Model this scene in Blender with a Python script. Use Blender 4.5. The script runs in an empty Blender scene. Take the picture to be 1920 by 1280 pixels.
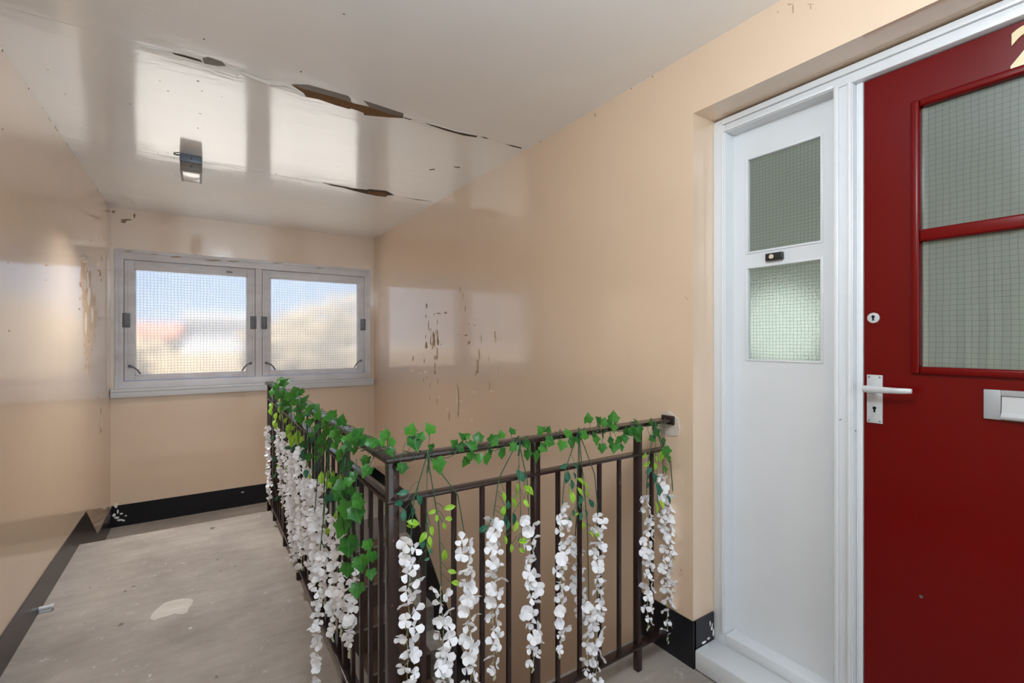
import bpy, bmesh, math, random
from mathutils import Vector, Matrix
random.seed(7)
R = random.uniform
S = bpy.context.scene
COL = S.collection

# ------------------------------------------------------------------ camera, world, sun, lights, exposure
F, CX, CY, EYE, YAW = 884.0, 960.0, 638.0, 1.276, math.radians(33.4)
cam_data = bpy.data.cameras.new('camera')
cam = bpy.data.objects.new('camera', cam_data)
COL.objects.link(cam)
cam_data.sensor_width = 36.0
cam_data.lens = F / 1920 * 36.0
cam_data.shift_y = (CY - 640) / 1920
cam_data.clip_start = 0.02
cam_data.clip_end = 900
cam.location = (0, 0, EYE)
cam.rotation_euler = (math.radians(90), 0, -YAW)
S.camera = cam

S.view_settings.view_transform = 'Standard'
S.view_settings.look = 'None'
S.view_settings.exposure = 0.22
S.view_settings.gamma = 1.0
S.view_settings.use_curve_mapping = False
S.cycles.use_denoising = True
S.cycles.max_bounces = 12
S.cycles.diffuse_bounces = 6
S.cycles.glossy_bounces = 5
S.cycles.transmission_bounces = 8
S.cycles.transparent_max_bounces = 12
S.cycles.sample_clamp_indirect = 6.0

world = bpy.data.worlds.new('sky')
S.world = world
world.use_nodes = True
wn = world.node_tree
wn.nodes.clear()
w_out = wn.nodes.new('ShaderNodeOutputWorld')
w_bg = wn.nodes.new('ShaderNodeBackground')
w_tc = wn.nodes.new('ShaderNodeTexCoord')
w_sep = wn.nodes.new('ShaderNodeSeparateXYZ')
w_rmp = wn.nodes.new('ShaderNodeValToRGB')
w_rmp.color_ramp.elements[0].position = 0.0
w_rmp.color_ramp.elements[0].color = (0.66, 0.82, 1.0, 1)
w_rmp.color_ramp.elements[1].position = 0.9
w_rmp.color_ramp.elements[1].color = (0.10, 0.26, 0.80, 1)
e = w_rmp.color_ramp.elements.new(0.13)
e.color = (0.24, 0.54, 1.0, 1)
w_bg.inputs['Strength'].default_value = 0.92
wn.links.new(w_tc.outputs['Generated'], w_sep.inputs[0])
wn.links.new(w_sep.outputs['Z'], w_rmp.inputs[0])
wn.links.new(w_rmp.outputs[0], w_bg.inputs['Color'])
wn.links.new(w_bg.outputs[0], w_out.inputs['Surface'])


def lamp(name, kind, loc, power, color=(1, 1, 1), aim=None, **kw):
    d = bpy.data.lights.new(name, kind)
    d.energy = power
    d.color = color
    for k, v in kw.items():
        setattr(d, k, v)
    o = bpy.data.objects.new(name, d)
    COL.objects.link(o)
    o.location = loc
    if aim is not None:
        o.rotation_euler = Vector(aim).to_track_quat('-Z', 'Y').to_euler()
    return o


lamp('sun', 'SUN', (0, -20, 40), 18.5, (1.0, 0.96, 0.90), aim=(-0.28, 0.25, -0.93), angle=0.01)
# added fill light from behind the viewer, set outside a made-up screen
lamp('rear_fill', 'AREA', (0.48, -2.34, 1.30), 32, (0.92, 0.98, 1.02), aim=(0, 1, 0),
     shape='RECTANGLE', size=1.95, size_y=2.05)
# added fill: an unseen point light over the viewer, another under the unlit bulkhead
lamp('overhead_fill', 'POINT', (0.30, 0.27, 2.15), 51, (0.86, 0.97, 1.06), shadow_soft_size=0.18)
lamp('bulkhead_fill', 'AREA', (-0.05, 3.61, 2.296), 14, (1.0, 0.98, 0.96), aim=(0, 0, -1), shape='RECTANGLE', size=0.09, size_y=0.28, spread=math.radians(110))
# bulb inside the flat; the second is added fill, low behind the net curtain
lamp('hall_bulb', 'POINT', (2.75, 1.40, 1.35), 6.5, (1.0, 0.97, 0.90), shadow_soft_size=0.24)
lamp('curtain_fill', 'POINT', (2.5, 0.2, 1.0), 44, (1.0, 0.97, 0.92), shadow_soft_size=0.1)


# ------------------------------------------------------------------ where a line of sight meets a plane of the place
_s, _c = math.sin(YAW), math.cos(YAW)


def on(axis, value, x, y):
    l, v = (x - CX) / F, -(y - CY) / F
    r = Vector((l * _c + _s, -l * _s + _c, v))
    o = Vector((0, 0, EYE))
    return o + r * ((value - o[axis]) / r[axis])


def depth(p):
    return p[0] * _s + p[1] * _c


# ------------------------------------------------------------------ materials
def mat(name):
    m = bpy.data.materials.new(name)
    m.use_nodes = True
    m.node_tree.nodes.clear()
    return m, m.node_tree


def N(t, kind, **inp):
    n = t.nodes.new(kind)
    for k, v in inp.items():
        n.inputs[k.replace('_', ' ')].default_value = v
    return n


def ramp(t, fac, stops):
    n = t.nodes.new('ShaderNodeValToRGB')
    el = n.color_ramp.elements
    while len(el) < len(stops):
        el.new(0.5)
    for q, (p, c) in zip(el, stops):
        q.position = p
        q.color = c if len(c) == 4 else (*c, 1)
    t.links.new(fac, n.inputs[0])
    return n.outputs[0]


def noise(t, scale, detail=4, rough=0.55, stretch=None, kind='Object'):
    tc = t.nodes.new('ShaderNodeTexCoord')
    src = tc.outputs[kind]
    if stretch:
        mp = t.nodes.new('ShaderNodeMapping')
        mp.inputs['Scale'].default_value = stretch
        t.links.new(src, mp.inputs[0])
        src = mp.outputs[0]
    n = N(t, 'ShaderNodeTexNoise', Scale=scale, Detail=detail, Roughness=rough)
    t.links.new(src, n.inputs['Vector'])
    return n.outputs['Fac']


def bump(t, heights):
    prev = None
    for h, strength, dist in heights:
        b = N(t, 'ShaderNodeBump', Strength=strength, Distance=dist)
        t.links.new(h, b.inputs['Height'])
        if prev is not None:
            t.links.new(prev, b.inputs['Normal'])
        prev = b.outputs[0]
    return prev


def mixc(t, fac, a, b):
    n = t.nodes.new('ShaderNodeMix')
    n.data_type = 'RGBA'
    for sock, v in ((n.inputs[0], fac), (n.inputs[6], a), (n.inputs[7], b)):
        if hasattr(v, 'links'):
            t.links.new(v, sock)
        elif isinstance(v, tuple):
            sock.default_value = (*v, 1) if len(v) == 3 else v
        else:
            sock.default_value = v
    return n.outputs[2]


def principled(t, color, rough=0.5, normal=None, **kw):
    p = t.nodes.new('ShaderNodeBsdfPrincipled')
    if hasattr(color, 'links'):
        t.links.new(color, p.inputs['Base Color'])
    else:
        p.inputs['Base Color'].default_value = (*color, 1)
    if hasattr(rough, 'links'):
        t.links.new(rough, p.inputs['Roughness'])
    else:
        p.inputs['Roughness'].default_value = rough
    if normal is not None:
        t.links.new(normal, p.inputs['Normal'])
    for k, v in kw.items():
        p.inputs[k].default_value = v
    return p


def out(t, shader):
    o = t.nodes.new('ShaderNodeOutputMaterial')
    t.links.new(shader, o.inputs['Surface'])


def mixs(t, fac, a, b):
    n = t.nodes.new('ShaderNodeMixShader')
    if hasattr(fac, 'links'):
        t.links.new(fac, n.inputs[0])
    else:
        n.inputs[0].default_value = fac
    t.links.new(a, n.inputs[1])
    t.links.new(b, n.inputs[2])
    return n.outputs[0]


def paint(name, color, dark=None, rough=0.3, scale=3.0, bumps=((40, 0.15, 0.001),), spec=0.5, coat=0.0, stretch=None, coat_rough=0.1, coat_ior=1.5):
    m, t = mat(name)
    dark = dark or tuple(c * 0.9 for c in color)
    f = noise(t, scale, 5, 0.6, stretch)
    col = ramp(t, f, [(0.3, dark), (0.68, color)])
    nrm = bump(t, [(noise(t, s, 3, 0.5, stretch), st, d) for s, st, d in bumps]) if bumps else None
    p = principled(t, col, rough, nrm)
    p.inputs['Specular IOR Level'].default_value = spec
    p.inputs['Coat Weight'].default_value = coat
    p.inputs['Coat Roughness'].default_value = coat_rough
    p.inputs['Coat IOR'].default_value = coat_ior
    if nrm is not None:
        t.links.new(nrm, p.inputs['Coat Normal'])
    out(t, p.outputs[0])
    return m


WALL = paint('beige_gloss_paint', (0.69, 0.52, 0.37), (0.655, 0.49, 0.345), 0.46, 1.6,
             ((7, 0.25, 0.004), (60, 0.12, 0.001)), 0.95, 0.8, coat_rough=0.10, coat_ior=1.85)
CEIL = paint('white_gloss_ceiling_paint', (0.83, 0.84, 0.85), (0.80, 0.81, 0.82), 0.48, 1.2,
             ((4, 0.4, 0.004), (38, 0.22, 0.0012)), 1.0, 1.0, stretch=(0.7, 2.2, 1), coat_rough=0.10, coat_ior=2.1)
WHITE = paint('white_wood_paint', (0.64, 0.665, 0.69), (0.61, 0.635, 0.66), 0.32, 3, ((30, 0.1, 0.001),), 0.5)
FRAMEW = paint('grey_white_window_paint', (0.74, 0.75, 0.80), (0.60, 0.59, 0.61), 0.4, 9, ((35, 0.25, 0.001),), 0.5, stretch=(0.4, 1, 1))
RED = paint('red_door_gloss', (0.115, 0.0006, 0.0008), (0.105, 0.0005, 0.0007), 0.24, 2, ((6, 0.1, 0.002),), 0.25)
BLACK = paint('black_skirting_paint', (0.006, 0.006, 0.009), (0.004, 0.004, 0.006), 0.4, 6, ((25, 0.2, 0.002),), 0.4)
BROWNBLACK = paint('dark_brown_skirting_paint', (0.030, 0.021, 0.019), (0.024, 0.017, 0.015), 0.3, 6, ((25, 0.15, 0.002),), 0.45)
NAVY = paint('worn_black_skirting_paint', (0.016, 0.014, 0.022), (0.010, 0.009, 0.014), 0.4, 9, ((25, 0.2, 0.002),), 0.5)
RAIL = paint('dark_brown_metal_gloss', (0.026, 0.014, 0.012), (0.021, 0.011, 0.010), 0.19, 12, ((30, 0.1, 0.0006),), 0.4)
REDLEAD = paint('bare_red_primer', (0.20, 0.045, 0.035), None, 0.6, 30, None)
SILVER = paint('satin_aluminium', (0.46, 0.47, 0.48), (0.43, 0.44, 0.45), 0.35, 20, None, 0.8)
LETTER = paint('grey_letter_plate', (0.33, 0.34, 0.35), None, 0.35, 20, None, 0.6)
CHROME = paint('bright_metal', (0.55, 0.55, 0.56), None, 0.18, 20, None, 0.9)
HOLE = paint('keyhole_black', (0.006, 0.006, 0.006), None, 0.6, 20, None, 0.2)
CREAM = paint('cream_plastic', (0.62, 0.56, 0.40), None, 0.35, 20, None)
GOLD = paint('pale_gold_numeral', (0.72, 0.60, 0.36), (0.62, 0.5, 0.28), 0.35, 30, None, 0.7)
BLACKP = paint('black_plastic', (0.010, 0.010, 0.012), None, 0.35, 20, None)
STEEL = paint('dull_grey_metal', (0.20, 0.21, 0.24), (0.12, 0.12, 0.14), 0.45, 25, None, 0.6)
BLUEGREY = paint('blue_grey_enamel', (0.115, 0.150, 0.195), None, 0.4, 20, None)
DUSTY = paint('dusty_brown_metal', (0.17, 0.145, 0.125), None, 0.5, 20, None)
PLASTER = paint('bare_plaster_patch', (0.55, 0.50, 0.44), (0.47, 0.42, 0.36), 0.85, 30, ((40, 0.4, 0.002),), 0.2)
MATTBEIGE = paint('bare_matte_beige', (0.66, 0.50, 0.365), (0.56, 0.42, 0.305), 0.7, 22, ((40, 0.5, 0.002),), 0.15)
SCAR = paint('torn_paint_underside', (0.46, 0.335, 0.235), (0.36, 0.255, 0.175), 0.85, 40, None, 0.15)
DARKSCAR = paint('dark_torn_edge', (0.12, 0.07, 0.05), None, 0.85, 40, None, 0.15)
FLAKE = paint('loose_paint_flake', (0.80, 0.68, 0.54), (0.70, 0.58, 0.45), 0.45, 30, None, 0.4)
WFLAKE = paint('loose_white_paint', (0.78, 0.76, 0.73), None, 0.3, 30, None, 0.6)
BOARD = paint('exposed_board_edge', (0.22, 0.125, 0.06), (0.15, 0.085, 0.045), 0.85, 25, None, 0.1, stretch=(1, 8, 1))
GAP = paint('dark_joint', (0.10, 0.08, 0.065), None, 0.9, 25, None, 0.1)
TREADC = paint('brown_stair_paint', (0.105, 0.062, 0.042), (0.080, 0.048, 0.033), 0.5, 8, ((30, 0.3, 0.002),), 0.35)
NOSE = paint('worn_stair_nosing', (0.34, 0.31, 0.28), (0.22, 0.19, 0.165), 0.7, 14, ((30, 0.3, 0.002),), 0.3)
VINE = paint('green_plastic_vine', (0.025, 0.085, 0.035), (0.02, 0.06, 0.03), 0.45, 40, None)
TWIG = paint('brown_green_twig', (0.075, 0.055, 0.030), (0.05, 0.05, 0.025), 0.6, 40, None)
PALESTEM = paint('pale_green_stem', (0.42, 0.45, 0.25), (0.36, 0.38, 0.2), 0.5, 40, None)
HALLW = paint('hall_wall_paint', (0.62, 0.60, 0.55), None, 0.6, 3, None)
RENDER = paint('white_render', (0.46, 0.46, 0.47), (0.42, 0.42, 0.42), 0.9, 0.5, None, 0.1)
TANREND = paint('tan_render', (0.42, 0.33, 0.24), (0.37, 0.29, 0.21), 0.9, 0.5, None, 0.1)
ROOF = paint('red_clay_tiles', (0.30, 0.13, 0.085), (0.24, 0.10, 0.07), 0.9, 1, None, 0.1)
DARKGLASS = paint('far_window_glass', (0.24, 0.24, 0.25), None, 0.5, 1, None, 0.5)
TIMBER = paint('weathered_fence_board', (0.44, 0.35, 0.22), (0.34, 0.27, 0.17), 0.9, 1.5, None, 0.1)
GROUNDM = paint('dry_grass_and_paving', (0.62, 0.60, 0.55), (0.54, 0.51, 0.45), 0.95, 0.12, None, 0.1)
DRYTREE = paint('bare_autumn_twigs', (0.36, 0.29, 0.18), (0.26, 0.21, 0.13), 0.9, 0.8, None, 0.1)
TRUNK = paint('tree_bark', (0.12, 0.09, 0.06), None, 0.9, 3, None, 0.1)


def concrete(name, a, b, dark, light):
    m, t = mat(name)
    f1 = noise(t, 1.7, 8, 0.62)
    f2 = noise(t, 16, 6, 0.7)
    f3 = noise(t, 70, 3, 0.6)
    col = ramp(t, f1, [(0.30, b), (0.68, a)])
    spots = ramp(t, f2, [(0.60, (0, 0, 0)), (0.78, (1, 1, 1))])
    col = mixc(t, spots, col, light)
    pits = ramp(t, f3, [(0.24, (1, 1, 1)), (0.32, (0, 0, 0))])
    col = mixc(t, pits, col, dark)
    fine = ramp(t, noise(t, 5, 6, 0.7, (1, 3.5, 1)), [(0.35, (0.86, 0.86, 0.86)), (0.7, (1.06, 1.06, 1.06))])
    mul = t.nodes.new('ShaderNodeMix')
    mul.data_type = 'RGBA'
    mul.blend_type = 'MULTIPLY'
    mul.inputs[0].default_value = 1
    t.links.new(col, mul.inputs[6])
    t.links.new(fine, mul.inputs[7])
    nrm = bump(t, [(f2, 0.12, 0.004), (f3, 0.25, 0.002)])
    p = principled(t, mul.outputs[2], 0.62, nrm)
    p.inputs['Specular IOR Level'].default_value = 0.35
    out(t, p.outputs[0])
    return m


CONC = concrete('worn_concrete', (0.37, 0.325, 0.285), (0.215, 0.187, 0.163), (0.12, 0.10, 0.09), (0.52, 0.48, 0.43))
PATCHC = concrete('pale_filler', (0.52, 0.48, 0.43), (0.44, 0.40, 0.35), (0.40, 0.36, 0.32), (0.66, 0.63, 0.6))


def grid_mask(t, pitch, width, axes):
    """1 on the wires of a square mesh in the plane of two object axes"""
    tc = t.nodes.new('ShaderNodeTexCoord')
    sp = t.nodes.new('ShaderNodeSeparateXYZ')
    wob = N(t, 'ShaderNodeTexNoise', Scale=9.0, Detail=1.0)
    t.links.new(tc.outputs['Object'], wob.inputs['Vector'])
    ma = t.nodes.new('ShaderNodeVectorMath')
    ma.operation = 'MULTIPLY_ADD'
    t.links.new(wob.outputs['Color'], ma.inputs[0])
    ma.inputs[1].default_value = (pitch * 0.5,) * 3
    t.links.new(tc.outputs['Object'], ma.inputs[2])
    t.links.new(ma.outputs[0], sp.inputs[0])
    got = []
    for a in axes:
        d = t.nodes.new('ShaderNodeMath')
        d.operation = 'PINGPONG'
        t.links.new(sp.outputs[a], d.inputs[0])
        d.inputs[1].default_value = pitch / 2
        l = t.nodes.new('ShaderNodeMath')
        l.operation = 'LESS_THAN'
        t.links.new(d.outputs[0], l.inputs[0])
        l.inputs[1].default_value = width / 2
        got.append(l.outputs[0])
    mx = t.nodes.new('ShaderNodeMath')
    mx.operation = 'MAXIMUM'
    t.links.new(got[0], mx.inputs[0])
    t.links.new(got[1], mx.inputs[1])
    return mx.outputs[0]


def wired_window_glass():
    m, t = mat('wired_obscured_window_glass')
    tr = N(t, 'ShaderNodeBsdfTransparent', Color=(0.97, 0.98, 0.99, 1))
    rf = N(t, 'ShaderNodeBsdfRefraction', Color=(1, 1, 1, 1), Roughness=0.28, IOR=1.10)
    tl = N(t, 'ShaderNodeBsdfTranslucent', Color=(0.92, 0.90, 0.86, 1))
    body = mixs(t, 0.78, tr.outputs[0], rf.outputs[0])
    body = mixs(t, 0.20, body, tl.outputs[0])
    gl = N(t, 'ShaderNodeBsdfGlossy', Roughness=0.55)
    body = mixs(t, 0.04, body, gl.outputs[0])
    wire = N(t, 'ShaderNodeBsdfDiffuse', Color=(0.42, 0.34, 0.20, 1))
    w = grid_mask(t, 0.0245, 0.0036, ('X', 'Z'))
    f = t.nodes.new('ShaderNodeMath')
    f.operation = 'MULTIPLY'
    f.inputs[1].default_value = 0.32
    t.links.new(w, f.inputs[0])
    out(t, mixs(t, f.outputs[0], body, wire.outputs[0]))
    return m


def obscured_glass(name, tint, pitch, rough, diffuse, dmix, bumpy, trans):
    m, t = mat(name)
    h = noise(t, 150, 3, 0.65)
    nrm = bump(t, [(h, bumpy, 0.002)])
    rf = N(t, 'ShaderNodeBsdfRefraction', Color=(*tint, 1), Roughness=rough, IOR=1.25)
    gl = N(t, 'ShaderNodeBsdfGlossy', Roughness=0.12)
    df = N(t, 'ShaderNodeBsdfDiffuse', Color=(*diffuse, 1))
    tl = N(t, 'ShaderNodeBsdfTranslucent', Color=(*tint, 1))
    for n in (rf, gl, df):
        t.links.new(nrm, n.inputs['Normal'])
    body = mixs(t, trans, rf.outputs[0], tl.outputs[0])
    body = mixs(t, dmix, body, df.outputs[0])
    fr = N(t, 'ShaderNodeFresnel', IOR=1.45)
    t.links.new(nrm, fr.inputs['Normal'])
    body = mixs(t, fr.outputs[0], body, gl.outputs[0])
    wire = N(t, 'ShaderNodeBsdfDiffuse', Color=(0.035, 0.045, 0.045, 1))
    w = grid_mask(t, pitch, 0.0011, ('Y', 'Z'))
    f = t.nodes.new('ShaderNodeMath')
    f.operation = 'MULTIPLY'
    f.inputs[1].default_value = 0.45
    t.links.new(w, f.inputs[0])
    out(t, mixs(t, f.outputs[0], body, wire.outputs[0]))
    return m


WGLASS = wired_window_glass()
SGLASS = obscured_glass('rough_wired_green_glass', (0.70, 0.78, 0.76), 0.0125, 0.28, (0.15, 0.195, 0.185), 0.35, 0.9, 0.15)
DGLASS = obscured_glass('wired_door_glass', (0.70, 0.76, 0.72), 0.0150, 0.05, (0.21, 0.235, 0.225), 0.45, 0.06, 0.1)


def clear_glass():
    m, t = mat('clear_screen_glass')
    tr = N(t, 'ShaderNodeBsdfTransparent', Color=(0.96, 0.98, 0.97, 1))
    gl = N(t, 'ShaderNodeBsdfGlossy', Roughness=0.02)
    out(t, mixs(t, 0.06, tr.outputs[0], gl.outputs[0]))
    return m


CLEAR = clear_glass()


def leaf_mat(name, a, b, vein, trans=0.25, rough=0.35, glow=None):
    m, t = mat(name)
    oi = t.nodes.new('ShaderNodeObjectInfo')
    f = noise(t, 4.0, 4, 0.6)
    ad = t.nodes.new('ShaderNodeMath')
    ad.operation = 'MULTIPLY_ADD'
    t.links.new(oi.outputs['Random'], ad.inputs[0])
    ad.inputs[1].default_value = 0.5
    t.links.new(f, ad.inputs[2])
    col = ramp(t, ad.outputs[0], [(0.35, a), (0.95, b)])
    tc = t.nodes.new('ShaderNodeTexCoord')
    sp = t.nodes.new('ShaderNodeSeparateXYZ')
    t.links.new(tc.outputs['Object'], sp.inputs[0])
    ab = t.nodes.new('ShaderNodeMath')
    ab.operation = 'ABSOLUTE'
    t.links.new(sp.outputs['X'], ab.inputs[0])
    v = ramp(t, ab.outputs[0], [(0.0, (1, 1, 1)), (0.03, (0, 0, 0))])
    col = mixc(t, v, col, vein)
    p = principled(t, col, rough)
    p.inputs['Specular IOR Level'].default_value = 0.25
    tl = t.nodes.new('ShaderNodeBsdfTranslucent')
    t.links.new(col, tl.inputs['Color'])
    out(t, mixs(t, trans, p.outputs[0], tl.outputs[0]))
    return m


IVY = leaf_mat('ivy_leaf_fabric', (0.008, 0.075, 0.016), (0.050, 0.20, 0.022), (0.085, 0.25, 0.05))
LIME = leaf_mat('lime_leaf_fabric', (0.20, 0.44, 0.025), (0.36, 0.60, 0.06), (0.13, 0.30, 0.03), 0.35)
TEAL = leaf_mat('dark_leaf_fabric', (0.012, 0.085, 0.050), (0.035, 0.15, 0.085), (0.05, 0.18, 0.11))
PETAL = leaf_mat('white_silk_petal', (0.86, 0.87, 0.92), (0.93, 0.94, 0.97), (0.90, 0.90, 0.93), 0.28, 0.7)
BUD = leaf_mat('pale_green_bud_silk', (0.5, 0.56, 0.36), (0.62, 0.66, 0.48), (0.5, 0.55, 0.4), 0.3, 0.6)


def lens_mat():
    m, t = mat('ribbed_frosted_lens')
    p = principled(t, (0.86, 0.85, 0.83), 0.3, bump(t, [(noise(t, 60, 2, 0.5, (1, 0.1, 1)), 0.4, 0.002)]))
    p.inputs['Transmission Weight'].default_value = 0.15
    p.inputs['Coat Weight'].default_value = 1.0
    p.inputs['Coat IOR'].default_value = 2.1
    p.inputs['Coat Roughness'].default_value = 0.12
    out(t, p.outputs[0])
    return m


LENS = lens_mat()


def curtain_mat():
    m, t = mat('net_curtain_fabric')
    d = N(t, 'ShaderNodeBsdfDiffuse', Color=(0.66, 0.66, 0.62, 1))
    tl = N(t, 'ShaderNodeBsdfTranslucent', Color=(0.66, 0.66, 0.62, 1))
    tr = N(t, 'ShaderNodeBsdfTransparent')
    out(t, mixs(t, 0.25, mixs(t, 0.5, d.outputs[0], tl.outputs[0]), tr.outputs[0]))
    return m


NET = curtain_mat()


# ------------------------------------------------------------------ geometry helpers
class MB:
    def __init__(self):
        self.v, self.f = [], []

    def add(self, vs, fs):
        b = len(self.v)
        self.v += [tuple(p) for p in vs]
        self.f += [tuple(i + b for i in q) for q in fs]
        return self

    def box(self, x0, x1, y0, y1, z0, z1):
        x0, x1 = sorted((x0, x1)); y0, y1 = sorted((y0, y1)); z0, z1 = sorted((z0, z1))
        return self.add([(x, y, z) for z in (z0, z1) for x, y in ((x0, y0), (x1, y0), (x1, y1), (x0, y1))],
                        [(3, 2, 1, 0), (4, 5, 6, 7), (0, 1, 5, 4), (1, 2, 6, 5), (2, 3, 7, 6), (3, 0, 4, 7)])

    def prism(self, pts, axis, a, b):
        """a polygon in the two other axes, drawn out along axis from a to b"""
        k = [i for i in range(3) if i != axis]
        n = len(pts)
        vs = []
        for w in (a, b):
            for p in pts:
                q = [0, 0, 0]
                q[axis] = w
                q[k[0]], q[k[1]] = p
                vs.append(q)
        return self.add(vs, [tuple(range(n - 1, -1, -1)), tuple(range(n, 2 * n))] +
                        [(i, (i + 1) % n, n + (i + 1) % n, n + i) for i in range(n)])

    def tube(self, pts, r, n=5, r2=None):
        pts = [Vector(p) for p in pts]
        rings = []
        up = Vector((0.31, 0.2, 0.93)).normalized()
        for i, p in enumerate(pts):
            d = (pts[min(i + 1, len(pts) - 1)] - pts[max(i - 1, 0)])
            if d.length < 1e-7:
                d = Vector((0, 0, 1))
            d.normalize()
            u = d.cross(up)
            if u.length < 0.05:
                u = d.cross(Vector((1, 0, 0)))
            u.normalize()
            w = d.cross(u)
            rr = r if r2 is None else r + (r2 - r) * i / max(1, len(pts) - 1)
            rings.append([p + (u * math.cos(k * math.tau / n) + w * math.sin(k * math.tau / n)) * rr for k in range(n)])
        vs = [q for ring in rings for q in ring]
        fs = [(i * n + k, i * n + (k + 1) % n, (i + 1) * n + (k + 1) % n, (i + 1) * n + k)
              for i in range(len(rings) - 1) for k in range(n)]
        fs += [tuple(range(n - 1, -1, -1)), tuple((len(rings) - 1) * n + k for k in range(n))]
        return self.add(vs, fs)

    def disc(self, c, axis, r, thick, n=20, squash=1.0):
        k = [i for i in range(3) if i != axis]
        pts = [(c[k[0]] + r * math.cos(i * math.tau / n), c[k[1]] + r * squash * math.sin(i * math.tau / n)) for i in range(n)]
        return self.prism(pts, axis, c[axis], c[axis] + thick)

    def build(self, name, material, parent=None, bevel=0.0, smooth=False, segments=2):
        me = bpy.data.meshes.new(name)
        me.from_pydata(self.v, [], self.f)
        bm = bmesh.new()
        bm.from_mesh(me)
        bmesh.ops.recalc_face_normals(bm, faces=bm.faces)
        if bevel:
            ed = [e for e in bm.edges if e.is_manifold and e.calc_face_angle(0) > 0.5]
            bmesh.ops.bevel(bm, geom=ed, offset=bevel, segments=segments, profile=0.5, affect='EDGES', clamp_overlap=True)
        bm.to_mesh(me)
        bm.free()
        if smooth or bevel:
            me.shade_smooth()
            me.set_sharp_from_angle(angle=math.radians(32 if bevel else 50))
        me.materials.append(material)
        o = bpy.data.objects.new(name, me)
        COL.objects.link(o)
        if parent is not None:
            link_to(o, parent)
        return o


def link_to(o, parent):
    """make o a child of parent and keep it where it stands"""
    bpy.context.view_layer.update() if False else None
    o.parent = parent
    m = Matrix.Identity(4)
    q = parent
    while q is not None:
        m = q.matrix_basis.copy() @ m if q.parent is None else (q.matrix_parent_inverse @ q.matrix_basis) @ m
        q = q.parent
    o.matrix_parent_inverse = m.inverted()
    return o


def tag(o, label, cat, group=None, kind=None):
    o['label'] = label
    o['category'] = cat
    if group:
        o['group'] = group
    if kind:
        o['kind'] = kind
    return o


def empty(name, loc):
    o = bpy.data.objects.new(name, None)
    o.empty_display_size = 0.05
    o.location = loc
    COL.objects.link(o)
    return o


def structure(o, label, cat):
    return tag(o, label, cat, kind='structure')


def stuff(o):
    o['kind'] = 'stuff'
    return o


# ------------------------------------------------------------------ room shell
XL, XR, YB, YR, ZC = -0.64, 1.60, 5.20, -2.20, 2.40   # left wall, right wall, window wall, rear wall, ceiling
YC, XD, ZS = 1.145, 1.73, 2.16                         # door recess: its end, its depth, its soffit
YE, XE, YF = 3.95, 0.53, 1.40                          # upper landing: far edge, stair side edge, front edge
ZLOW = -0.31                                           # landing under the window
ZPIT = -2.70
W0, W1, WZ0, WZ1 = -0.606, 1.544, 0.862, 2.052         # window opening

wl = MB().box(XL - 0.2, XL, YR - 0.2, YB + 0.25, ZPIT, ZC + 0.2).build('wall_left', WALL)
structure(wl, 'beige gloss wall with peeling paint on the side of the concrete landing', 'wall')

wb = MB()
wb.box(XL, XR, YB, YB + 0.25, ZPIT, WZ0).box(XL, XR, YB, YB + 0.25, WZ1, ZC + 0.2)
wb.box(XL, W0, YB, YB + 0.25, WZ0, WZ1).box(W1, XR, YB, YB + 0.25, WZ0, WZ1)
wb = wb.build('wall_back', WALL)
structure(wb, 'beige end wall below and above the two-pane window', 'wall')

wr = MB()
wr.box(XR, XR + 0.2, YC, YB + 0.25, ZPIT, ZC + 0.2)
wr.box(XR, XR + 0.2, YR - 0.2, YC, ZS, ZC + 0.2)
wr.box(XR, XR + 0.2, YR - 0.2, -0.26, ZPIT, ZS)
wr.box(XR, XR + 0.2, -0.26, YC, ZPIT, -0.02)
wr = wr.build('wall_right', WALL)
structure(wr, 'long beige gloss wall above the stairwell beside the red door', 'wall')

wz = MB()
wz.box(XL, XR, YR - 0.2, YR, ZPIT, 0.20).box(XL, XR, YR - 0.2, YR, 2.32, ZC + 0.2)
wz.box(XL, -0.52, YR - 0.2, YR, 0.20, 2.32).box(1.48, XR, YR - 0.2, YR, 0.20, 2.32)
structure(wz.build('wall_rear', WALL), 'beige wall around the added glazed screen behind the viewer', 'wall')
scr = MB()  # unseen screen, made up as an opening for the rear fill light
for x0, x1 in ((-0.52, -0.46), (0.45, 0.51), (1.42, 1.48)):
    scr.box(x0, x1, YR - 0.12, YR - 0.04, 0.20, 2.32)
for z0, z1 in ((0.20, 0.27), (1.1, 1.15), (2.25, 2.32)):
    scr.box(-0.46, 0.45, YR - 0.115, YR - 0.045, z0, z1).box(0.51, 1.42, YR - 0.115, YR - 0.045, z0, z1)
scr = scr.build('added_rear_screen', FRAMEW)
structure(scr, 'white glazed screen added behind the viewer as opening for the fill light', 'window')
for x0, x1 in ((-0.46, 0.45), (0.51, 1.42)):
    for z0, z1 in ((0.27, 1.1), (1.15, 2.25)):
        MB().box(x0, x1, YR - 0.083, YR - 0.077, z0, z1).build('pane', CLEAR, scr)

# ceiling: backing slab with three boards whose joints have opened
ce = MB().box(XL - 0.2, XR + 0.2, YR - 0.2, YB + 0.25, ZC + 0.012, ZC + 0.2).build('ceiling', GAP)
structure(ce, 'glossy white board ceiling with two split joints', 'ceiling')
J1, J2 = 2.268, 3.562
for y0, y1 in ((YR - 0.2, J1 - 0.0013), (J1 + 0.0013, J2 - 0.0015), (J2 + 0.0015, YB + 0.01)):
    MB().box(XL - 0.02, XR + 0.02, y0, y1, ZC, ZC + 0.012).build('ceiling_board', CEIL, ce)

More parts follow.
